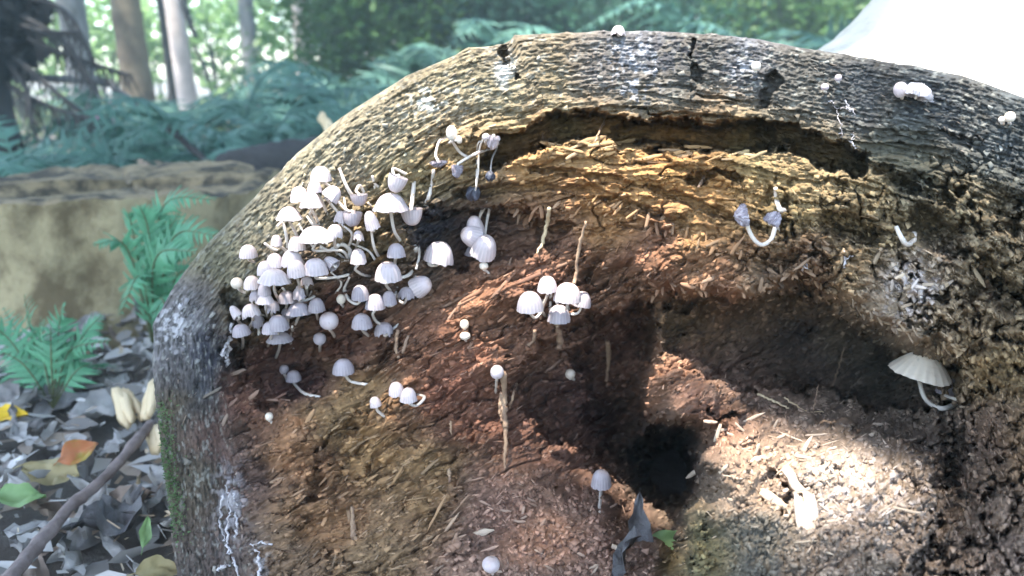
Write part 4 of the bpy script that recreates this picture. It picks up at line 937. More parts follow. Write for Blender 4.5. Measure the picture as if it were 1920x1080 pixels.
x, y = at_ground(480, 9.0); tree('broadleaf_tree', x, y, .09, 8, 'bark_grey', 'faint grey-green tree trunk far back among bright leaves', (-.01, 0), ((x, y, 7.5), (2.8, 2.8, 1.5), 1800, .2, 4))
x, y = at_ground(583, 7.6); tree('broadleaf_tree', x, y, .095, 7, 'bark_pale', 'pale grey tree trunk with a gentle curve near the dark trunk', (-.035, 0), ((x + 1, y, 7.0), (2.6, 2.6, 1.5), 1800, .18, 5))
x, y = at_ground(630, 8.4); tree('broadleaf_tree', x, y, .135, 7, 'bark_dark', 'broad dark tree trunk behind the fern thicket', (0, 0), ((x + 1.5, y, 7.2), (3.0, 3.0, 1.6), 2500, .2, 6))
# unseen trees added round the log so that their crowns shade the floor
tree('broadleaf_tree', -3.2, -1.2, .14, 6.5, 'bark_grey', 'unseen grey tree with a wide leafy crown added to shade the clearing', (.06, .02), ((-1.6, -1.1, 5.6), (2.4, 2.2, 1.0), 23000, .16, 7))
tree('broadleaf_tree', 2.9, -1.8, .14, 6.5, 'bark_grey', 'unseen grey tree leaning over the log, added to shade the clearing', (-.06, .02), ((1.2, -1.3, 5.4), (2.2, 2.2, 1.0), 23000, .16, 8))
tree('broadleaf_tree', 4.6, 4.2, .15, 7.0, 'bark_dark', 'unseen dark tree with a broad crown added to shade the ground behind the log', (-.03, 0), ((2.4, 2.4, 5.8), (3.0, 2.6, 1.2), 5000, .18, 9))
tree('broadleaf_tree', -4.6, 2.2, .14, 7.0, 'bark_grey', 'unseen grey tree with a broad crown added to shade the stump side', (.03, 0), ((-2.0, 1.6, 5.9), (2.8, 2.4, 1.2), 4500, .17, 10))

def shrub(px, w, rx, rz, zc, n, size, fol, label, group, seed, ry=None):
    x, y = at_ground(px, w); t = empty('shrub', (x, y, 0)); tag(t, label, 'shrub', group)
    sv = []
    for k in range(6):
        a = random.uniform(0, 6.28); e = np.array([math.cos(a) * rx * .6, math.sin(a) * rx * .4, zc + random.uniform(-.2, .4) * rz])
        sv.append(tube(smooth_path([(0, 0, -.05), e * np.array([.35, .35, .55]), e], 12), np.linspace(.02, .006, 12), 6))
    V, f = join(sv); obj('stems', mesh_np('stems', V, f), M['bark_dark'], t)
    V, f = leaves(0, 0, zc, rx, ry or rx * .7, rz, n, size, 30, seed); obj('foliage', mesh_np('foliage', V, [f], smooth=False), M[fol], t)
LB = 'leafy shrub with sunlight painted into its bright leaves between the tree trunks'; LD = 'dark green leafy shrub behind the bracken'
k = 0
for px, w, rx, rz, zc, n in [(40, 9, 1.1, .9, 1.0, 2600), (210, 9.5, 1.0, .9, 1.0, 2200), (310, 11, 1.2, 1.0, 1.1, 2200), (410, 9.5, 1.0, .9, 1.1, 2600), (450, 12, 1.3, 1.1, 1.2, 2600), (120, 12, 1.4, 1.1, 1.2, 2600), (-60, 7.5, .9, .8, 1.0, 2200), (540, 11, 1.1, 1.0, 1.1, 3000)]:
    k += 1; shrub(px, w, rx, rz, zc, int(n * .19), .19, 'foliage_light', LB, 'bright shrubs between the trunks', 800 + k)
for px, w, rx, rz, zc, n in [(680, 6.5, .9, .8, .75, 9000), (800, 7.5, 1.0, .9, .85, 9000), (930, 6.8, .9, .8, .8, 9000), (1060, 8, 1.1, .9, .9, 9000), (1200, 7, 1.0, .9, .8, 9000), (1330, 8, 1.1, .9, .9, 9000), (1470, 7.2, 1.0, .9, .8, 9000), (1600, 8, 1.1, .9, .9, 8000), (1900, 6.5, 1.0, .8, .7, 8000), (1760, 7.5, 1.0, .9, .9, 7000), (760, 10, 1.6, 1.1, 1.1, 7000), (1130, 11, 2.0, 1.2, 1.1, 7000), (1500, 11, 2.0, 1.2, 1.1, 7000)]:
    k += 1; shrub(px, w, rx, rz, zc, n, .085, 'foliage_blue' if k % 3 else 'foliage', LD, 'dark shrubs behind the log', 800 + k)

# dead palm at the far left with hanging dark stalks
x, y = at_ground(-20, 3.0)
pt = empty('dead_palm', (x, y, 0)); tag(pt, 'dark dead palm trunk with drooping bare frond stalks', 'palm')
V, f = tube(np.stack([np.full(30, 0.0), np.zeros(30), np.linspace(-.05, 3.0, 30)], 1), .085 * (1 + .12 * rng.uniform(-1, 1, 30)), 14, .08); obj('trunk', mesh_np('trunk', V, f), M['bark_dark'], pt)
og = np.array([x, y, 0])
for a, b, c in [((15, 20), (110, 70), (180, 165)), ((15, 60), (130, 105), (245, 142)), ((10, 90), (90, 160), (190, 240)), ((0, 150), (70, 190), (170, 225)), ((10, 40), (90, 60), (150, 60)), ((10, 110), (50, 170), (60, 235)), ((20, -10), (120, 20), (175, 110))]:
    pth = smooth_path([P(*a, 3.0), P(*b, 2.9), P(*c, 2.8)], 24); V, f = tube(pth - og, np.linspace(.013, .006, 24), 6)
    fr = obj('frond_stalk', mesh_np('frond_stalk', V, f), M['bark_dark'], pt)
    lv = []
    for j in range(4, 24):
        for sd in (-1, 1):
            d = np.array([sd * .3 + random.gauss(0, .15), random.gauss(0, .2), -1.0]); d /= np.linalg.norm(d); l = random.uniform(.05, .16); e = np.array([.004, 0, .001])
            lv += [pth[j] - e - og, pth[j] + e - og, pth[j] + d * l - og]
    obj('dry_leaflets', mesh_np('dry_leaflets', np.array(lv), np.arange(len(lv)).reshape(-1, 3)), M['bark_dark'], fr)
n = 3500; c0 = P(8, 50, 3.0); V, f = leaves(c0[0] - x, c0[1] - y, c0[2], .10, .10, .20, n, .11, 14, 77)
obj('dead_skirt', mesh_np('dead_skirt', V, [f], smooth=False), M['bark_dark'], pt)
stick('fallen_branch', [P(-60, 138, 3.2), P(60, 147, 3.15), P(195, 155, 3.1), P(225, 175, 3.05), P(255, 196, 3.0)], [.016, .016, .012], 'bark_grey', 'bent grey branch hung level between the palm and the trunks', 'branch')
stick('leaning_stick', [P(300, 225, 2.4), P(350, 270, 2.3), P(398, 312, 2.2)], [.012, .009], 'bark_dark', 'dark stick leaning down into the bracken above the stump', 'stick')
stick('leaning_branch', [P(335, -20, 6.0), P(352, 30, 6.0), P(366, 70, 6.0)], [.03, .02], 'bark_dark', 'dark branch leaning across the pale trunk', 'branch')
stick('broken_branch', [P(628, 262, 1.6), P(612, 235, 1.6), P(600, 216, 1.6)], [.014, .010], 'split', 'short pale broken branch poking up behind the log shoulder', 'branch', n=16)
V, f = tube(smooth_path([P(420, 330, 2.1), P(500, 318, 2.1), P(640, 300, 2.3)], 30), np.linspace(.06, .075, 30), 20, .06)
o = obj('fallen_log', mesh_np('fallen_log', V - V[0], f), M['bark_dark']); o.location = V[0]; tag(o, 'dark fallen log half hidden by bracken beyond the stump', 'log')
# pink blossom far off
b = P(197, 208, 4.5); fl = empty('pink_flower', (b[0], b[1], 0)); tag(fl, 'pink blossom on a thin stem beside the grey trunk', 'flower')
V, f = tube([(0, 0, -.02), (0.01, 0, b[2] * .5), (0, 0, b[2])], [.004, .004, .003], 6); obj('stem', mesh_np('stem', V, f), M['fern_stem'], fl)
for k in range(7):
    V, f = leaf_mesh(.06, .04, .5, .3, 900 + k); o = obj('petal', mesh_np('petal', V, f), M['pink'], fl); o.location = (random.gauss(0, .018), random.gauss(0, .012), b[2] + random.gauss(0, .028)); o.rotation_euler = (random.uniform(0, 6), random.uniform(0, 6), random.uniform(0, 6))
#MARK_MUSHROOMS

# ================================================================== MUSHROOMS
def cap_shell(Rr, H, kind, seed, nth=60, ns=13, inner=False):
    g = np.random.default_rng(seed); th = np.linspace(0, 2 * math.pi, nth, endpoint=False)
    smax = {'o': 0.80, 'w': 0.56, 'i': 0.95}.get(kind, 0.5)
    s_ = np.linspace(0.02, smax, ns); S, T = np.meshgrid(s_, th, indexing='ij')
    q = S / smax
    if kind == 'o': r = Rr * np.sin(S * math.pi) ** 0.95; z = H * (np.cos(S * math.pi) + .85) / 1.85
    elif kind == 'i': r = Rr * np.sin(S * math.pi); z = H * (np.cos(S * math.pi) * .5 + .5)
    else:
        r = Rr * np.sin(S * math.pi) ** 0.92; z = H * np.cos(S * math.pi) ** 0.80 if kind != 'w' else H * (1 - q ** 1.4)
        if kind == 'p': r = Rr * q ** .85; z = H * (1 - q ** 1.5)
        if kind == 'f': r = r * (1 + .22 * q ** 6); z = z + .10 * H * q ** 8
        if kind == 'b': r = r * (1 + .05 * q ** 6)
    npl = 20
    pl = (.030 if kind in 'bfp' else .05 if kind == 'r' else .01) * q ** 1.6
    if kind == 'w': pl = .22 * q ** .8
    r = r * (1 + pl * np.cos(npl * T) + (.02 if kind != 'w' else .10) * np.sin(2 * T + g.uniform(0, 6)) * q + .015 * np.sin(3 * T + g.uniform(0, 6)))
    if kind in 'bfrp':
        ed = fbm(np.cos(T) * 4 + seed, np.sin(T) * 4, 3, seed % 97); z = z - H * (.07 if kind != 'r' else .38) * ed * q ** 5
        r = r * (1 + (.03 if kind != 'r' else .22) * ed * q ** 3)
    if kind in 'iw':
        nn = fbm(np.cos(T) * 3 + q * 3 + seed, np.sin(T) * 3 + q * 2, 3, seed % 91); r = r * (1 + .35 * nn); z = z + H * .18 * nn * (q > .1)
    if inner: r = r * .92; z = z * .90 - H * .01
    V = np.stack([r * np.cos(T), r * np.sin(T), z], -1).reshape(-1, 3)
    f = grid_faces(nth, ns, True)
    V = np.concatenate([V, [[0, 0, float(z[0].mean()) + H * .004 * (0 if inner else 1)]]]); c = len(V) - 1
    a = np.arange(nth); tri = np.stack([np.full(nth, c), a, (a + 1) % nth], -1)
    return V, [f, tri], (q, T, npl)
WZ = np.array([0, 0, 1.0])
NM = [0]
def mushroom(cx, cy, w, h, tilt=0, kind='b', stem=None, off=None, label=None, group=None, lean=0.0, m=None, srad=2.6, spale=None, wabs=None):
    NM[0] += 1; sd = 3000 + NM[0] * 13
    sw = min(surf(cx, cy), surf(cx, cy + h * .6), surf(cx - w * .4, cy), surf(cx + w * .4, cy))
    off = (w * .55 * sw / F + .003) if off is None else off
    wc = wabs or (sw - off); s_ = wc / F
    a = R(tilt); ax = WZ * math.cos(a) + RT * math.sin(a) + FW * lean; ax /= np.linalg.norm(ax)
    iu = np.array([math.sin(a), math.cos(a)])      # apex direction in the picture
    Rr = w * .5 * s_; H = h * s_ * (1.0 if kind in 'oi' else .98)
    bc = P(cx - iu[0] * h * .5, cy + iu[1] * h * .5, wc)         # centre of the cap's rim
    X = np.cross(FW, ax); X /= np.linalg.norm(X); Y = np.cross(ax, X)
    rot = np.stack([X, Y, ax], 1)
    if stem is None:
        dx = random.uniform(-14, 14); stem = [(cx - iu[0] * h + dx * .2, cy + iu[1] * h * .5 + w * .35), (cx + dx, cy + iu[1] * h * .5 + w * .62 + 6)]
    base = P(*stem[-1], surf(*stem[-1]) + .003)
    root = empty('mushroom', base)
    root['category'] = 'mushroom'
    if label: root['label'] = label
    if group: root['group'] = group
    mm = m or {'b': 'cap', 'p': 'cap', 'f': 'cap', 'o': 'cap', 'r': 'cap', 'w': 'withered', 'i': 'inky', 's': 'stem'}[kind]
    if kind != 's':
        V, f, (q, T, npl) = cap_shell(Rr, H, kind, sd); cme = mesh_np('cap', V @ rot.T + bc - base, f); co = obj('cap', cme, M[mm], root)
        rib = np.clip(np.cos(npl * T) * .5 + .5, 0, 1) ** 2 * q ** 1.2      # darker furrows between the pleats, buff crown, specks
        g = np.ones(q.shape + (3,)) * (1 - (.20 if kind in 'bfrp' else .03) * (1 - rib) * sstep(.25, .8, q))[..., None]
        g = g * (1 - (sstep(.45, .0, q) * .8)[..., None] * np.array([.06, .17, .30]))
        g = g * (1 - .30 * (np.random.default_rng(sd).random(q.shape) > .985))[..., None] * np.random.default_rng(sd + 1).uniform(.88, 1.0)
        g = np.concatenate([g.reshape(-1, 3), g[:1, 0]]); ca = cme.color_attributes.new('Tint', 'FLOAT_COLOR', 'POINT')
        ca.data.foreach_set('color', np.concatenate([g, np.ones((len(g), 1))], 1).astype(np.float32).ravel())
        if kind in 'bfrp':
            V, f, _ = cap_shell(Rr, H, kind, sd, inner=True); obj('gills', mesh_np('gills', V @ rot.T + bc - base, f), M['gill'], co)
    n = len(stem); pts = [bc + ax * H * .55, bc - ax * H * .06] if kind not in 'si' else []
    if kind == 'i': pts = [bc + ax * H * .9]
    for i, (a_, b_) in enumerate(stem):
        q = (i + 1) / n; ws = surf(a_, b_)
        wi = wc * (1 - q) + (ws + .002) * q
        if i < n - 1: wi = min(wi, ws - .003)
        pts.append(P(a_, b_, wi))
    pth = smooth_path(pts, 26); rr = np.linspace(srad * .85, srad * 1.15, 26) * s_
    V, f = tube(pth, rr, 9, .05); obj('stem', mesh_np('stem', V - base, f), M[spale or 'stem'], root)
    return root
CLL = 'small pale bell-capped mushroom in the crowded clump on the log shoulder'; CLG = 'mushrooms crowding the log shoulder'
def C(*a, **k):
    a = list(a); a[2] *= .92; a[3] *= .94
    k.setdefault('label', CLL); k.setdefault('group', CLG); return mushroom(*a, **k)
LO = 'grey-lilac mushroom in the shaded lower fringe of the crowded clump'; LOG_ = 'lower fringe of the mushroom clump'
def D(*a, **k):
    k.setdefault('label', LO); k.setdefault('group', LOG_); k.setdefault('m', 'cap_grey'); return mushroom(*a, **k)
# the crowded clump
C(602, 325, 40, 30, 0, 'b', [(612, 345), (640, 365)], label='topmost domed mushroom of the crowded clump', off=.016)
C(590, 349, 28, 24, 0, 'b', [(600, 370), (615, 405)], off=.024)
C(562, 363, 36, 30, -5, 'b', [(585, 395), (600, 425)], off=.020)
C(584, 375, 38, 34, 0, 'f', [(582, 405), (598, 428)], off=.026)
C(625, 362, 36, 30, 38, 'b', [(612, 372), (632, 396), (650, 414)], off=.020, lean=.25)
C(543, 400, 44, 28, 0, 'f', [(548, 425), (560, 448)], off=.020)
C(519, 450, 22, 22, 0, 'b', [(530, 465), (545, 480)], off=.014)
C(557, 455, 34, 28, 0, 'b', None, off=.022)
C(592, 438, 60, 32, 0, 'f', [(590, 470), (640, 470), (655, 490)], off=.030, label='widest flared white cap in the middle of the crowded clump')
C(629, 432, 32, 26, 5, 'r', [(628, 458), (632, 476)], off=.026)
C(466, 470, 34, 26, 0, 'b', [(468, 488), (480, 492)], off=.010, label='round white mushroom sitting apart on the bare rim above the clump')
C(516, 487, 34, 28, 0, 'b', None, off=.020); C(499, 501, 36, 28, -5, 'b', None, off=.024)
C(548, 482, 40, 32, 0, 'b', None, off=.020); C(515, 517, 54, 30, 3, 'f', None, off=.032, label='broad blown-white flared cap low in the crowded clump')
C(556, 502, 38, 34, -4, 'b', None, off=.028); C(592, 498, 48, 32, 0, 'b', [(595, 522), (630, 520), (655, 515)], off=.026, label='grey-backed domed mushroom with a stem running sideways in the clump')
C(618, 491, 26, 28, -50, 'b', [(632, 492), (655, 486)], off=.018, lean=.4)
C(672, 479, 32, 30, 0, 'b', [(666, 505), (680, 515), (694, 518)], off=.014)
C(445, 530, 24, 22, -10, 'o', [(452, 545), (465, 552)], off=.010, m='cap_cream', label='pinkish button mushroom at the outer edge of the clump')
C(473, 528, 32, 26, 0, 'b', None, off=.014); C(496, 541, 26, 24, 0, 'b', None, off=.012, m='cap_grey'); C(498, 559, 30, 22, 0, 'f', None, off=.018)
C(470, 580, 34, 24, -12, 'r', None, off=.018, label='ragged white mushroom cap torn open low on the clump'); C(440, 584, 20, 28, -35, 'b', [(446, 600), (455, 612)], off=.012, lean=.3)
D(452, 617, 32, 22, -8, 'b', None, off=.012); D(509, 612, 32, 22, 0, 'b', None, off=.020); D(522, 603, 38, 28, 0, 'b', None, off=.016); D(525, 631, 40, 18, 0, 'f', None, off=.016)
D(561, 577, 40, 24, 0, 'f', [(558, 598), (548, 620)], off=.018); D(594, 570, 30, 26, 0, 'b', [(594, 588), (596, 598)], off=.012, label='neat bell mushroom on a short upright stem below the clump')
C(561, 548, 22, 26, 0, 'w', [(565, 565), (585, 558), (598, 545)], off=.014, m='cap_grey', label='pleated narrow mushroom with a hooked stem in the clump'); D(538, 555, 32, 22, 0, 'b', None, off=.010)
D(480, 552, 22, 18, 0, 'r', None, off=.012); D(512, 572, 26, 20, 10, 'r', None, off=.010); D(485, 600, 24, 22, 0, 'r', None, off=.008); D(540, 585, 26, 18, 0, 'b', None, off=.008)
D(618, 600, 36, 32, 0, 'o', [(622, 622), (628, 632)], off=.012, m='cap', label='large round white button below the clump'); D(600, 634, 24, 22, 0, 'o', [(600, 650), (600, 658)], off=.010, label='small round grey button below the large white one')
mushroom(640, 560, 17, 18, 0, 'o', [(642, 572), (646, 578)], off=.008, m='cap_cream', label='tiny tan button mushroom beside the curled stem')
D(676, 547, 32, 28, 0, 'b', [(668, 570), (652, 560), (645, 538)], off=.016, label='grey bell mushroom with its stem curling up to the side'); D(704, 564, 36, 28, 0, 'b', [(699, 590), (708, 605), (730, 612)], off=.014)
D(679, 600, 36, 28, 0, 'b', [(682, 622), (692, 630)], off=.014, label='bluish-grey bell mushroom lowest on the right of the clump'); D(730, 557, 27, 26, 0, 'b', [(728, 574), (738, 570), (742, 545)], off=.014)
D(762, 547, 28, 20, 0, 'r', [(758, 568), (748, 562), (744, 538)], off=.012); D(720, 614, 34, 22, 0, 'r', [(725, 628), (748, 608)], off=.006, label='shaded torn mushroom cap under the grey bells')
mushroom(795, 533, 40, 34, 62, 'b', [(785, 525), (775, 515)], off=.014, lean=-.35, label='striped mushroom cap turned on its side at the clump edge')
mushroom(728, 507, 48, 36, 0, 'b', [(724, 534), (732, 545)], off=.016, label='large white dome mushroom with a curved stem beside it'); 
mushroom(775, 505, 4, 4, 0, 's', [(748, 522), (768, 514), (777, 492), (779, 462)], srad=3.6, off=.012, label='bare stem curving up from beside the white dome')
mushroom(785, 490, 4, 4, 0, 's', [(780, 505), (786, 480), (784, 462)], srad=2.8, off=.006, label='bare stem standing behind the curved one')
mushroom(743, 468, 33, 26, 0, 'b', [(741, 488), (740, 502)], off=.010, label='grey dome mushroom above the large white one', m='cap_grey')
mushroom(825, 471, 52, 40, 8, 'b', [(816, 498), (803, 494), (797, 470)], off=.018, label='largest white dome at the clump edge with a looped stem')
mushroom(772, 408, 38, 32, 178, 'b', [(773, 375), (776, 345), (777, 318)], off=.014, srad=4, label='upside-down cup mushroom hanging on a long white stem')
mushroom(733, 379, 56, 36, 0, 'f', [(734, 405), (740, 435), (754, 456)], off=.020, srad=3, label='wide white cap under the small tipped one')
mushroom(742, 346, 34, 32, 200, 'b', [(740, 330), (738, 316), (765, 328)], off=.026, label='small striped cap tipped over on top of the wide white one')
mushroom(673, 376, 30, 22, 178, 'b', [(668, 358), (675, 348), (686, 368)], off=.012, label='grey inverted cap with an arched stem at the top of the clump', m='cap_grey')
mushroom(648, 330, 4, 4, 0, 's', [(636, 315), (650, 350), (664, 372)], srad=3.4, off=.004, label='long straight pale stem slanting down the rim')
mushroom(660, 412, 34, 28, 185, 'b', [(652, 395), (630, 375), (615, 362)], off=.018, m='cap_grey', label='lilac-grey inverted cap at the heart of the clump')
mushroom(696, 412, 26, 36, -15, 'b', [(697, 436), (702, 465), (716, 492)], off=.020, label='narrow tilted white cap on a long curved stem')
mushroom(712, 355, 4, 4, 0, 's', [(698, 330), (706, 348), (728, 358)], srad=2.8, off=.006, label='thin hooked stem beside the wide white cap'); mushroom(650, 385, 4, 4, 0, 's', [(645, 370), (650, 398), (656, 402)], srad=2.2, off=.006, label='short thin stem above the lilac-grey cap')
mushroom(704, 345, 4, 4, 0, 's', [(702, 348), (706, 372)], srad=2.4, off=.004, label='short straight stem beside the hooked one'); mushroom(530, 440, 4, 4, 0, 's', [(520, 424), (529, 418), (536, 436), (540, 470)], srad=3, off=.016, label='arched stem with a drooping end in the clump')
mushroom(505, 460, 4, 4, 0, 's', [(496, 456), (512, 467), (530, 470)], srad=3, off=.012, label='pale capless stem poking out left of the clump')
mushroom(640, 470, 4, 4, 0, 's', [(600, 463), (618, 470), (640, 458), (656, 470), (652, 488)], srad=4, off=.016, label='thick looping stem crossing the clump')
C(640, 405, 24, 22, 12, 'r', None, off=.012); C(672, 440, 20, 18, 0, 'r', None, off=.010); C(575, 525, 24, 16, 0, 'r', None, off=.006)
mushroom(790, 375, 4, 4, 0, 's', [(813, 320), (810, 345), (804, 368), (797, 385)], srad=3.6, off=.004, label='bare white stem standing against the rim beside the hanging cup')
for i, pts in enumerate([[(560, 420), (572, 440), (590, 468)], [(575, 405), (590, 425), (612, 440)], [(640, 420), (660, 440), (650, 470)], [(610, 455), (640, 480), (668, 500)], [(530, 540), (545, 560), (560, 566)], [(500, 520), (520, 545), (548, 548)],
        [(655, 455), (690, 470), (705, 490)], [(470, 560), (480, 585), (500, 592)], [(585, 545), (575, 565), (560, 560)], [(690, 380), (700, 395), (690, 420)], [(620, 510), (640, 530), (630, 550)], [(548, 612), (545, 640), (550, 652)], [(655, 520), (645, 545), (655, 560)]]):
    mushroom(pts[1][0], pts[1][1], 4, 4, 0, 's', pts, srad=random.uniform(1.8, 2.6), off=random.uniform(.006, .016), label='thin bare stem tangled among the caps of the crowded clump', group='loose stems in the clump')
# along the rim to the right of the clump
mushroom(822, 308, 26, 12, 175, 'w', [(817, 290), (824, 265), (838, 259)], off=.006, label='withered mauve cap hanging on a bent white stem')
mushroom(847, 249, 21, 27, -5, 'o', [(850, 268), (862, 285), (878, 296)], off=.010, m='cap_cream', label='cream egg-shaped mushroom high on the rim')
mushroom(861, 262, 15, 11, 80, 'o', [(850, 264), (842, 268)], off=.006, m='cap_cream', label='tiny white bud beside the egg-shaped mushroom')
mushroom(857, 322, 18, 24, 185, 'w', [(862, 305), (880, 294), (900, 285), (930, 275)], off=.008, label='withered grey-mauve cap drooping from a sideways stem')
mushroom(888, 360, 26, 30, 180, 'i', [(896, 330), (898, 285), (905, 262), (912, 256)], off=.012, srad=1.8, label='larger black inky cap hanging from two thin stems')
mushroom(894, 320, 4, 4, 0, 's', [(893, 350), (894, 300), (896, 270), (906, 262)], srad=1.6, off=.014, label='thin stem beside the one holding the inky cap')
mushroom(919, 330, 18, 18, 180, 'i', [(922, 300), (932, 275), (925, 262), (914, 258)], off=.010, srad=1.8, label='smaller black inky cap on a single thin stem')
mushroom(924, 268, 22, 26, 188, 'w', [(934, 270), (928, 258), (914, 254)], off=.010, m='cap_grey', label='collapsed pleated cap at the knot of white stems')
mushroom(911, 256, 14, 12, 0, 'o', [(910, 266), (912, 272)], off=.010, label='white nub where the hanging stems meet')
mushroom(890, 418, 32, 34, -8, 'b', [(902, 398), (914, 380)], off=.026, label='pale cap behind the striped ones in the hanging trio', lean=-.4)
mushroom(878, 440, 40, 34, -70, 'b', [(892, 425), (905, 395), (916, 380)], off=.034, lean=-.55, label='ribbed cap facing sideways in the hanging trio')
mushroom(911, 456, 46, 42, 15, 'b', [(912, 420), (917, 395), (917, 380)], off=.038, lean=-.5, label='largest striped white cap in the hanging trio')
mushroom(892, 468, 36, 24, 0, 'f', [(900, 440), (906, 425)], off=.020, m='cap_grey', label='fluted cap tucked behind the hanging trio')
mushroom(907, 498, 17, 14, 0, 'o', [(912, 508), (918, 514)], off=.008, m='cap_cream', label='tiny pale button under the hanging trio', srad=2)
mushroom(871, 607, 17, 17, 0, 'o', [(871, 616), (872, 618)], off=.006, m='cap_cream', label='upper of two tiny cream buttons on the brown wall', srad=2)
mushroom(872, 629, 20, 14, 0, 'o', [(873, 638), (874, 640)], off=.006, m='cap_cream', label='lower flatter of two tiny cream buttons on the brown wall', srad=2)
# the five white bells in the middle
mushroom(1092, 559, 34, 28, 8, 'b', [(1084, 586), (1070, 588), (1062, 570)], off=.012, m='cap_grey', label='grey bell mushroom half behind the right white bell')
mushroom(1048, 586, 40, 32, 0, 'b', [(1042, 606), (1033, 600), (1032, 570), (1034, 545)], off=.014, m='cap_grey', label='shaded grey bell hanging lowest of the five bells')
mushroom(1026, 531, 36, 30, 0, 'b', [(1026, 555), (1016, 580), (1022, 592)], off=.018, label='small white bell topmost of the five bells')
mushroom(993, 563, 47, 37, -3, 'b', [(994, 588), (1004, 596), (1016, 582), (1020, 560)], off=.024, label='white bell at the outer end of the five bells')
mushroom(1064, 546, 49, 35, 3, 'b', [(1064, 572), (1056, 586), (1046, 572), (1040, 550)], off=.024, label='largest white bell of the five, against a hanging fibre')
# scattered ones lower down
mushroom(932, 696, 25, 25, 0, 'o', [(931, 715), (929, 738)], off=.014, label='round white button on a thin stem above the hanging strip')
mushroom(1069, 700, 19, 18, 0, 'o', [(1072, 708), (1076, 712)], off=.008, m='cap_cream', label='pale button alone in the dark of the hollow')
mushroom(644, 685, 38, 28, 0, 'b', [(648, 705), (660, 716), (696, 722)], off=.018, m='cap_grey', label='grey dome on a stem bent flat along the wood')
mushroom(551, 703, 27, 20, 0, 'b', [(554, 722), (572, 738), (600, 745)], off=.016, m='cap_grey', label='bluish small dome on a curved stem in the lower hollow')
mushroom(533, 692, 17, 17, 0, 'o', [(536, 705), (540, 715)], off=.006, m='cap_grey', label='dim button behind the bluish small dome')
mushroom(743, 727, 28, 25, -5, 'b', [(748, 742), (754, 748)], off=.014, label='left white cap of a close pair on the wood ridge')
mushroom(766, 738, 30, 26, 0, 'b', [(770, 758), (782, 760), (796, 745), (782, 740)], off=.018, label='white cap with a looped stem, one of a close pair')
mushroom(703, 752, 21, 19, -15, 'b', [(708, 770), (722, 782)], off=.010, label='tiny white cap below the close pair')
mushroom(505, 780, 15, 15, 0, 'o', [(508, 790), (512, 796)], off=.006, m='cap_cream', label='tiny tan button on the lower ridge of the log')
mushroom(1127, 894, 37, 33, 0, 'b', [(1126, 925), (1123, 962)], off=.024, srad=3, m='cap_grey', label='grey conical mushroom standing on the hollow floor', spale='stem')
mushroom(921, 1056, 33, 28, 5, 'o', [(922, 1072), (924, 1078)], off=.008, label='smooth white button at the foot of the log')
mushroom(1728, 678, 112, 46, 9, 'p', [(1724, 715), (1735, 748), (1765, 766), (1795, 757), (1815, 752)], wabs=.565, srad=4.5, m='cap_cream', label='big parasol-shaped mushroom arching out of the right wall')
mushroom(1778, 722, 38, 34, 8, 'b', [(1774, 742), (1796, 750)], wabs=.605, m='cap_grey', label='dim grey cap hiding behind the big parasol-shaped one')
# on the blackened rim
mushroom(1417, 124, 17, 17, 0, 'o', [(1417, 134), (1417, 138)], off=.006, m='cap_cream', label='lone tan button on the blackened rim')
mushroom(1546, 163, 15, 13, 0, 'o', [(1547, 171), (1548, 174)], off=.004, label='lower of two tiny white buttons on the blackened rim', m='cap_grey')
mushroom(1571, 146, 13, 13, 0, 'o', [(1571, 153), (1572, 156)], off=.004, label='upper of two tiny white buttons on the blackened rim', m='cap_grey')
mushroom(1687, 168, 26, 28, -20, 'o', [(1690, 182), (1692, 186)], off=.005, label='white bud fused to a ragged white lump on the rim')
mushroom(1722, 170, 46, 26, 20, 'w', [(1722, 178), (1724, 182)], off=.006, m='myc', label='ragged white fungus lump on the blackened rim')
mushroom(1892, 219, 19, 19, 0, 'o', [(1893, 230), (1894, 234)], off=.006, m='cap_cream', label='larger of two pinkish buttons on the dark rim')
mushroom(1878, 224, 13, 12, 0, 'o', [(1880, 231), (1881, 234)], off=.006, m='cap_cream', label='smaller of two pinkish buttons on the dark rim')
mushroom(1159, 56, 24, 16, 0, 'r', [(1160, 64), (1161, 70)], off=.003, label='white fungus nub on the top edge of the log')
# blue-grey shrivelled ones
mushroom(1388, 405, 38, 22, -100, 'w', [(1402, 425), (1413, 448), (1428, 459), (1445, 450), (1453, 428), (1456, 412)], off=.016, srad=4, label='shrivelled blue-grey cap on a thick white U-shaped stem')
mushroom(1450, 408, 26, 26, 30, 'w', [(1455, 420), (1460, 434)], off=.018, label='frayed blue-grey cap where the U-shaped stem ends')
mushroom(1458, 375, 4, 4, 0, 's', [(1454, 352), (1456, 375), (1462, 392), (1470, 395)], srad=4.5, off=.006, label='short thick cream stem above the frayed cap')
mushroom(1690, 440, 4, 4, 0, 's', [(1680, 425), (1690, 445), (1700, 458), (1712, 452), (1714, 438)], srad=5, off=.012, label='white hook-shaped stem in a dark pit of the right wall')

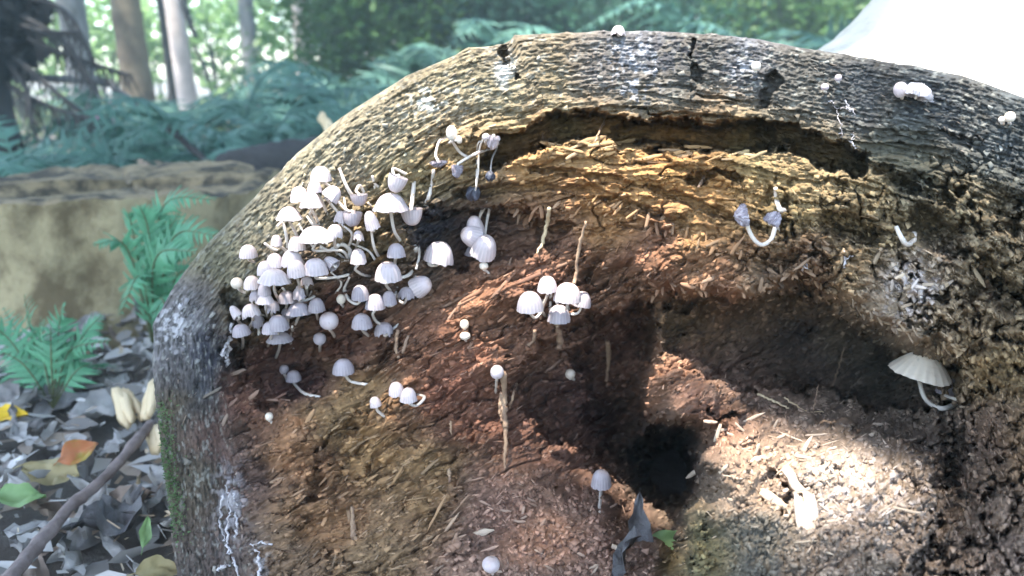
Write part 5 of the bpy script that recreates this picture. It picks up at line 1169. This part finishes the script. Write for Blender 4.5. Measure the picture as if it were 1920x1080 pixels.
# ------------------------------------------------------------------ loose wood chips lying on the crumbled mound
def chip(px, py, L, wd, ang, label='pale splinter of wood lying on the crumbled mound', group='wood chips on the mound', pale=.8, lift=0):
    o = splinter(px, py, L, wd, ang, lift, name='wood_chip', parent=None, pale=pale, off=.002, th=.28); return tag(o, label, 'wood chip', group)
for a, lb in [((1518, 985, 110, 42, -82), 'largest pale slab of split wood standing on the mound'), ((1450, 938, 62, 20, -32), 'pointed pale chip lying flat on the mound'), ((1498, 915, 80, 22, -55), 'long tan wedge of wood above the pale slab'),
              ((1505, 950, 40, 18, -65), 'short pale flake between the slab and the wedge'), ((1535, 890, 50, 12, -35), 'slim pale chip beside the tan wedge'), ((1305, 885, 40, 10, 35), 'sharp splinter jutting over the black hole'),
              ((1510, 840, 50, 8, 62), 'upright pale splinter at the top of the mound'), ((1415, 865, 36, 14, 40), 'buff flake near the upper edge of the mound'), ((1345, 820, 50, 9, 78), 'thin splinter standing by the edge of the hole'),
              ((905, 1000, 42, 14, 18), 'pale chip lying on the reddish floor of the hollow'), ((1160, 1030, 30, 10, -25), 'pale sliver resting on the wilted leaf'), ((1170, 1045, 46, 14, -58), 'tan sliver of wood beside the wilted leaf')]:
    c_ = chip(*a, label=lb, group=None, lift=random.uniform(0, 15))
    if 'largest' in lb:
        w_ = surf(a[0], a[1]); k_ = w_ / F; prt = []
        for q in range(4):
            V, f = shard(a[2] * k_ * random.uniform(.75, 1.05), 17 * k_, 6 * k_); V[:, 1] += (q - 1.5) * 9.5 * k_; V[:, 2] += random.uniform(-1, 1) * k_; prt.append((V, [f]))
        V, f = join(prt); c_.data = mesh_np('wood_chip', V, f, smooth=False); c_.data.materials.append(M['splinter']); c_.color = (.60, .47, .35, 1)
for i in range(64):
    px, py = random.gauss(1530, 130), random.gauss(900, 75)
    if px < 1320 or px > 1780 or py < 770 or py > 1075: continue
    chip(px, py, 12 + 44 * random.random() ** 2.2, random.uniform(2.5, 8), random.choice([random.uniform(-70, 80), random.uniform(-25, 25)]), lift=random.uniform(-5, 20), pale=random.uniform(.15, .75))
for i in range(16):
    px, py = random.uniform(900, 1240), random.uniform(930, 1078)
    chip(px, py, random.uniform(14, 34), random.uniform(4, 7), random.uniform(-60, 80), 'tan splinter scattered on the reddish hollow floor', 'wood chips on the hollow floor', pale=random.uniform(.05, .4))

# ------------------------------------------------------------------ teal haze volume added to lighten and veil the background
hz = mesh_np('haze', np.array([[x, y, z] for x in (-30, 30) for y in (-12, 26) for z in (-1.2, 10.5)], float), np.array([[0, 1, 3, 2], [4, 6, 7, 5], [0, 4, 5, 1], [2, 3, 7, 6], [0, 2, 6, 4], [1, 5, 7, 3]]), smooth=False)
hm = bpy.data.materials.new('haze_veil'); hm.use_nodes = True
for n in list(hm.node_tree.nodes):
    if n.type != 'OUTPUT_MATERIAL': hm.node_tree.nodes.remove(n)
pv = hm.node_tree.nodes.new('ShaderNodeVolumePrincipled'); pv.inputs['Color'].default_value = (.74, .95, .90, 1); pv.inputs['Density'].default_value = 0.013; pv.inputs['Anisotropy'].default_value = 0.2
hm.node_tree.links.new(pv.outputs[0], hm.node_tree.nodes['Material Output'].inputs['Volume'])
ho = obj('haze', hz, hm); tag(ho, 'thin teal haze added to veil the trees', 'haze', kind='stuff')
scene.cycles.volume_bounces = 0; scene.cycles.volume_step_rate = 8
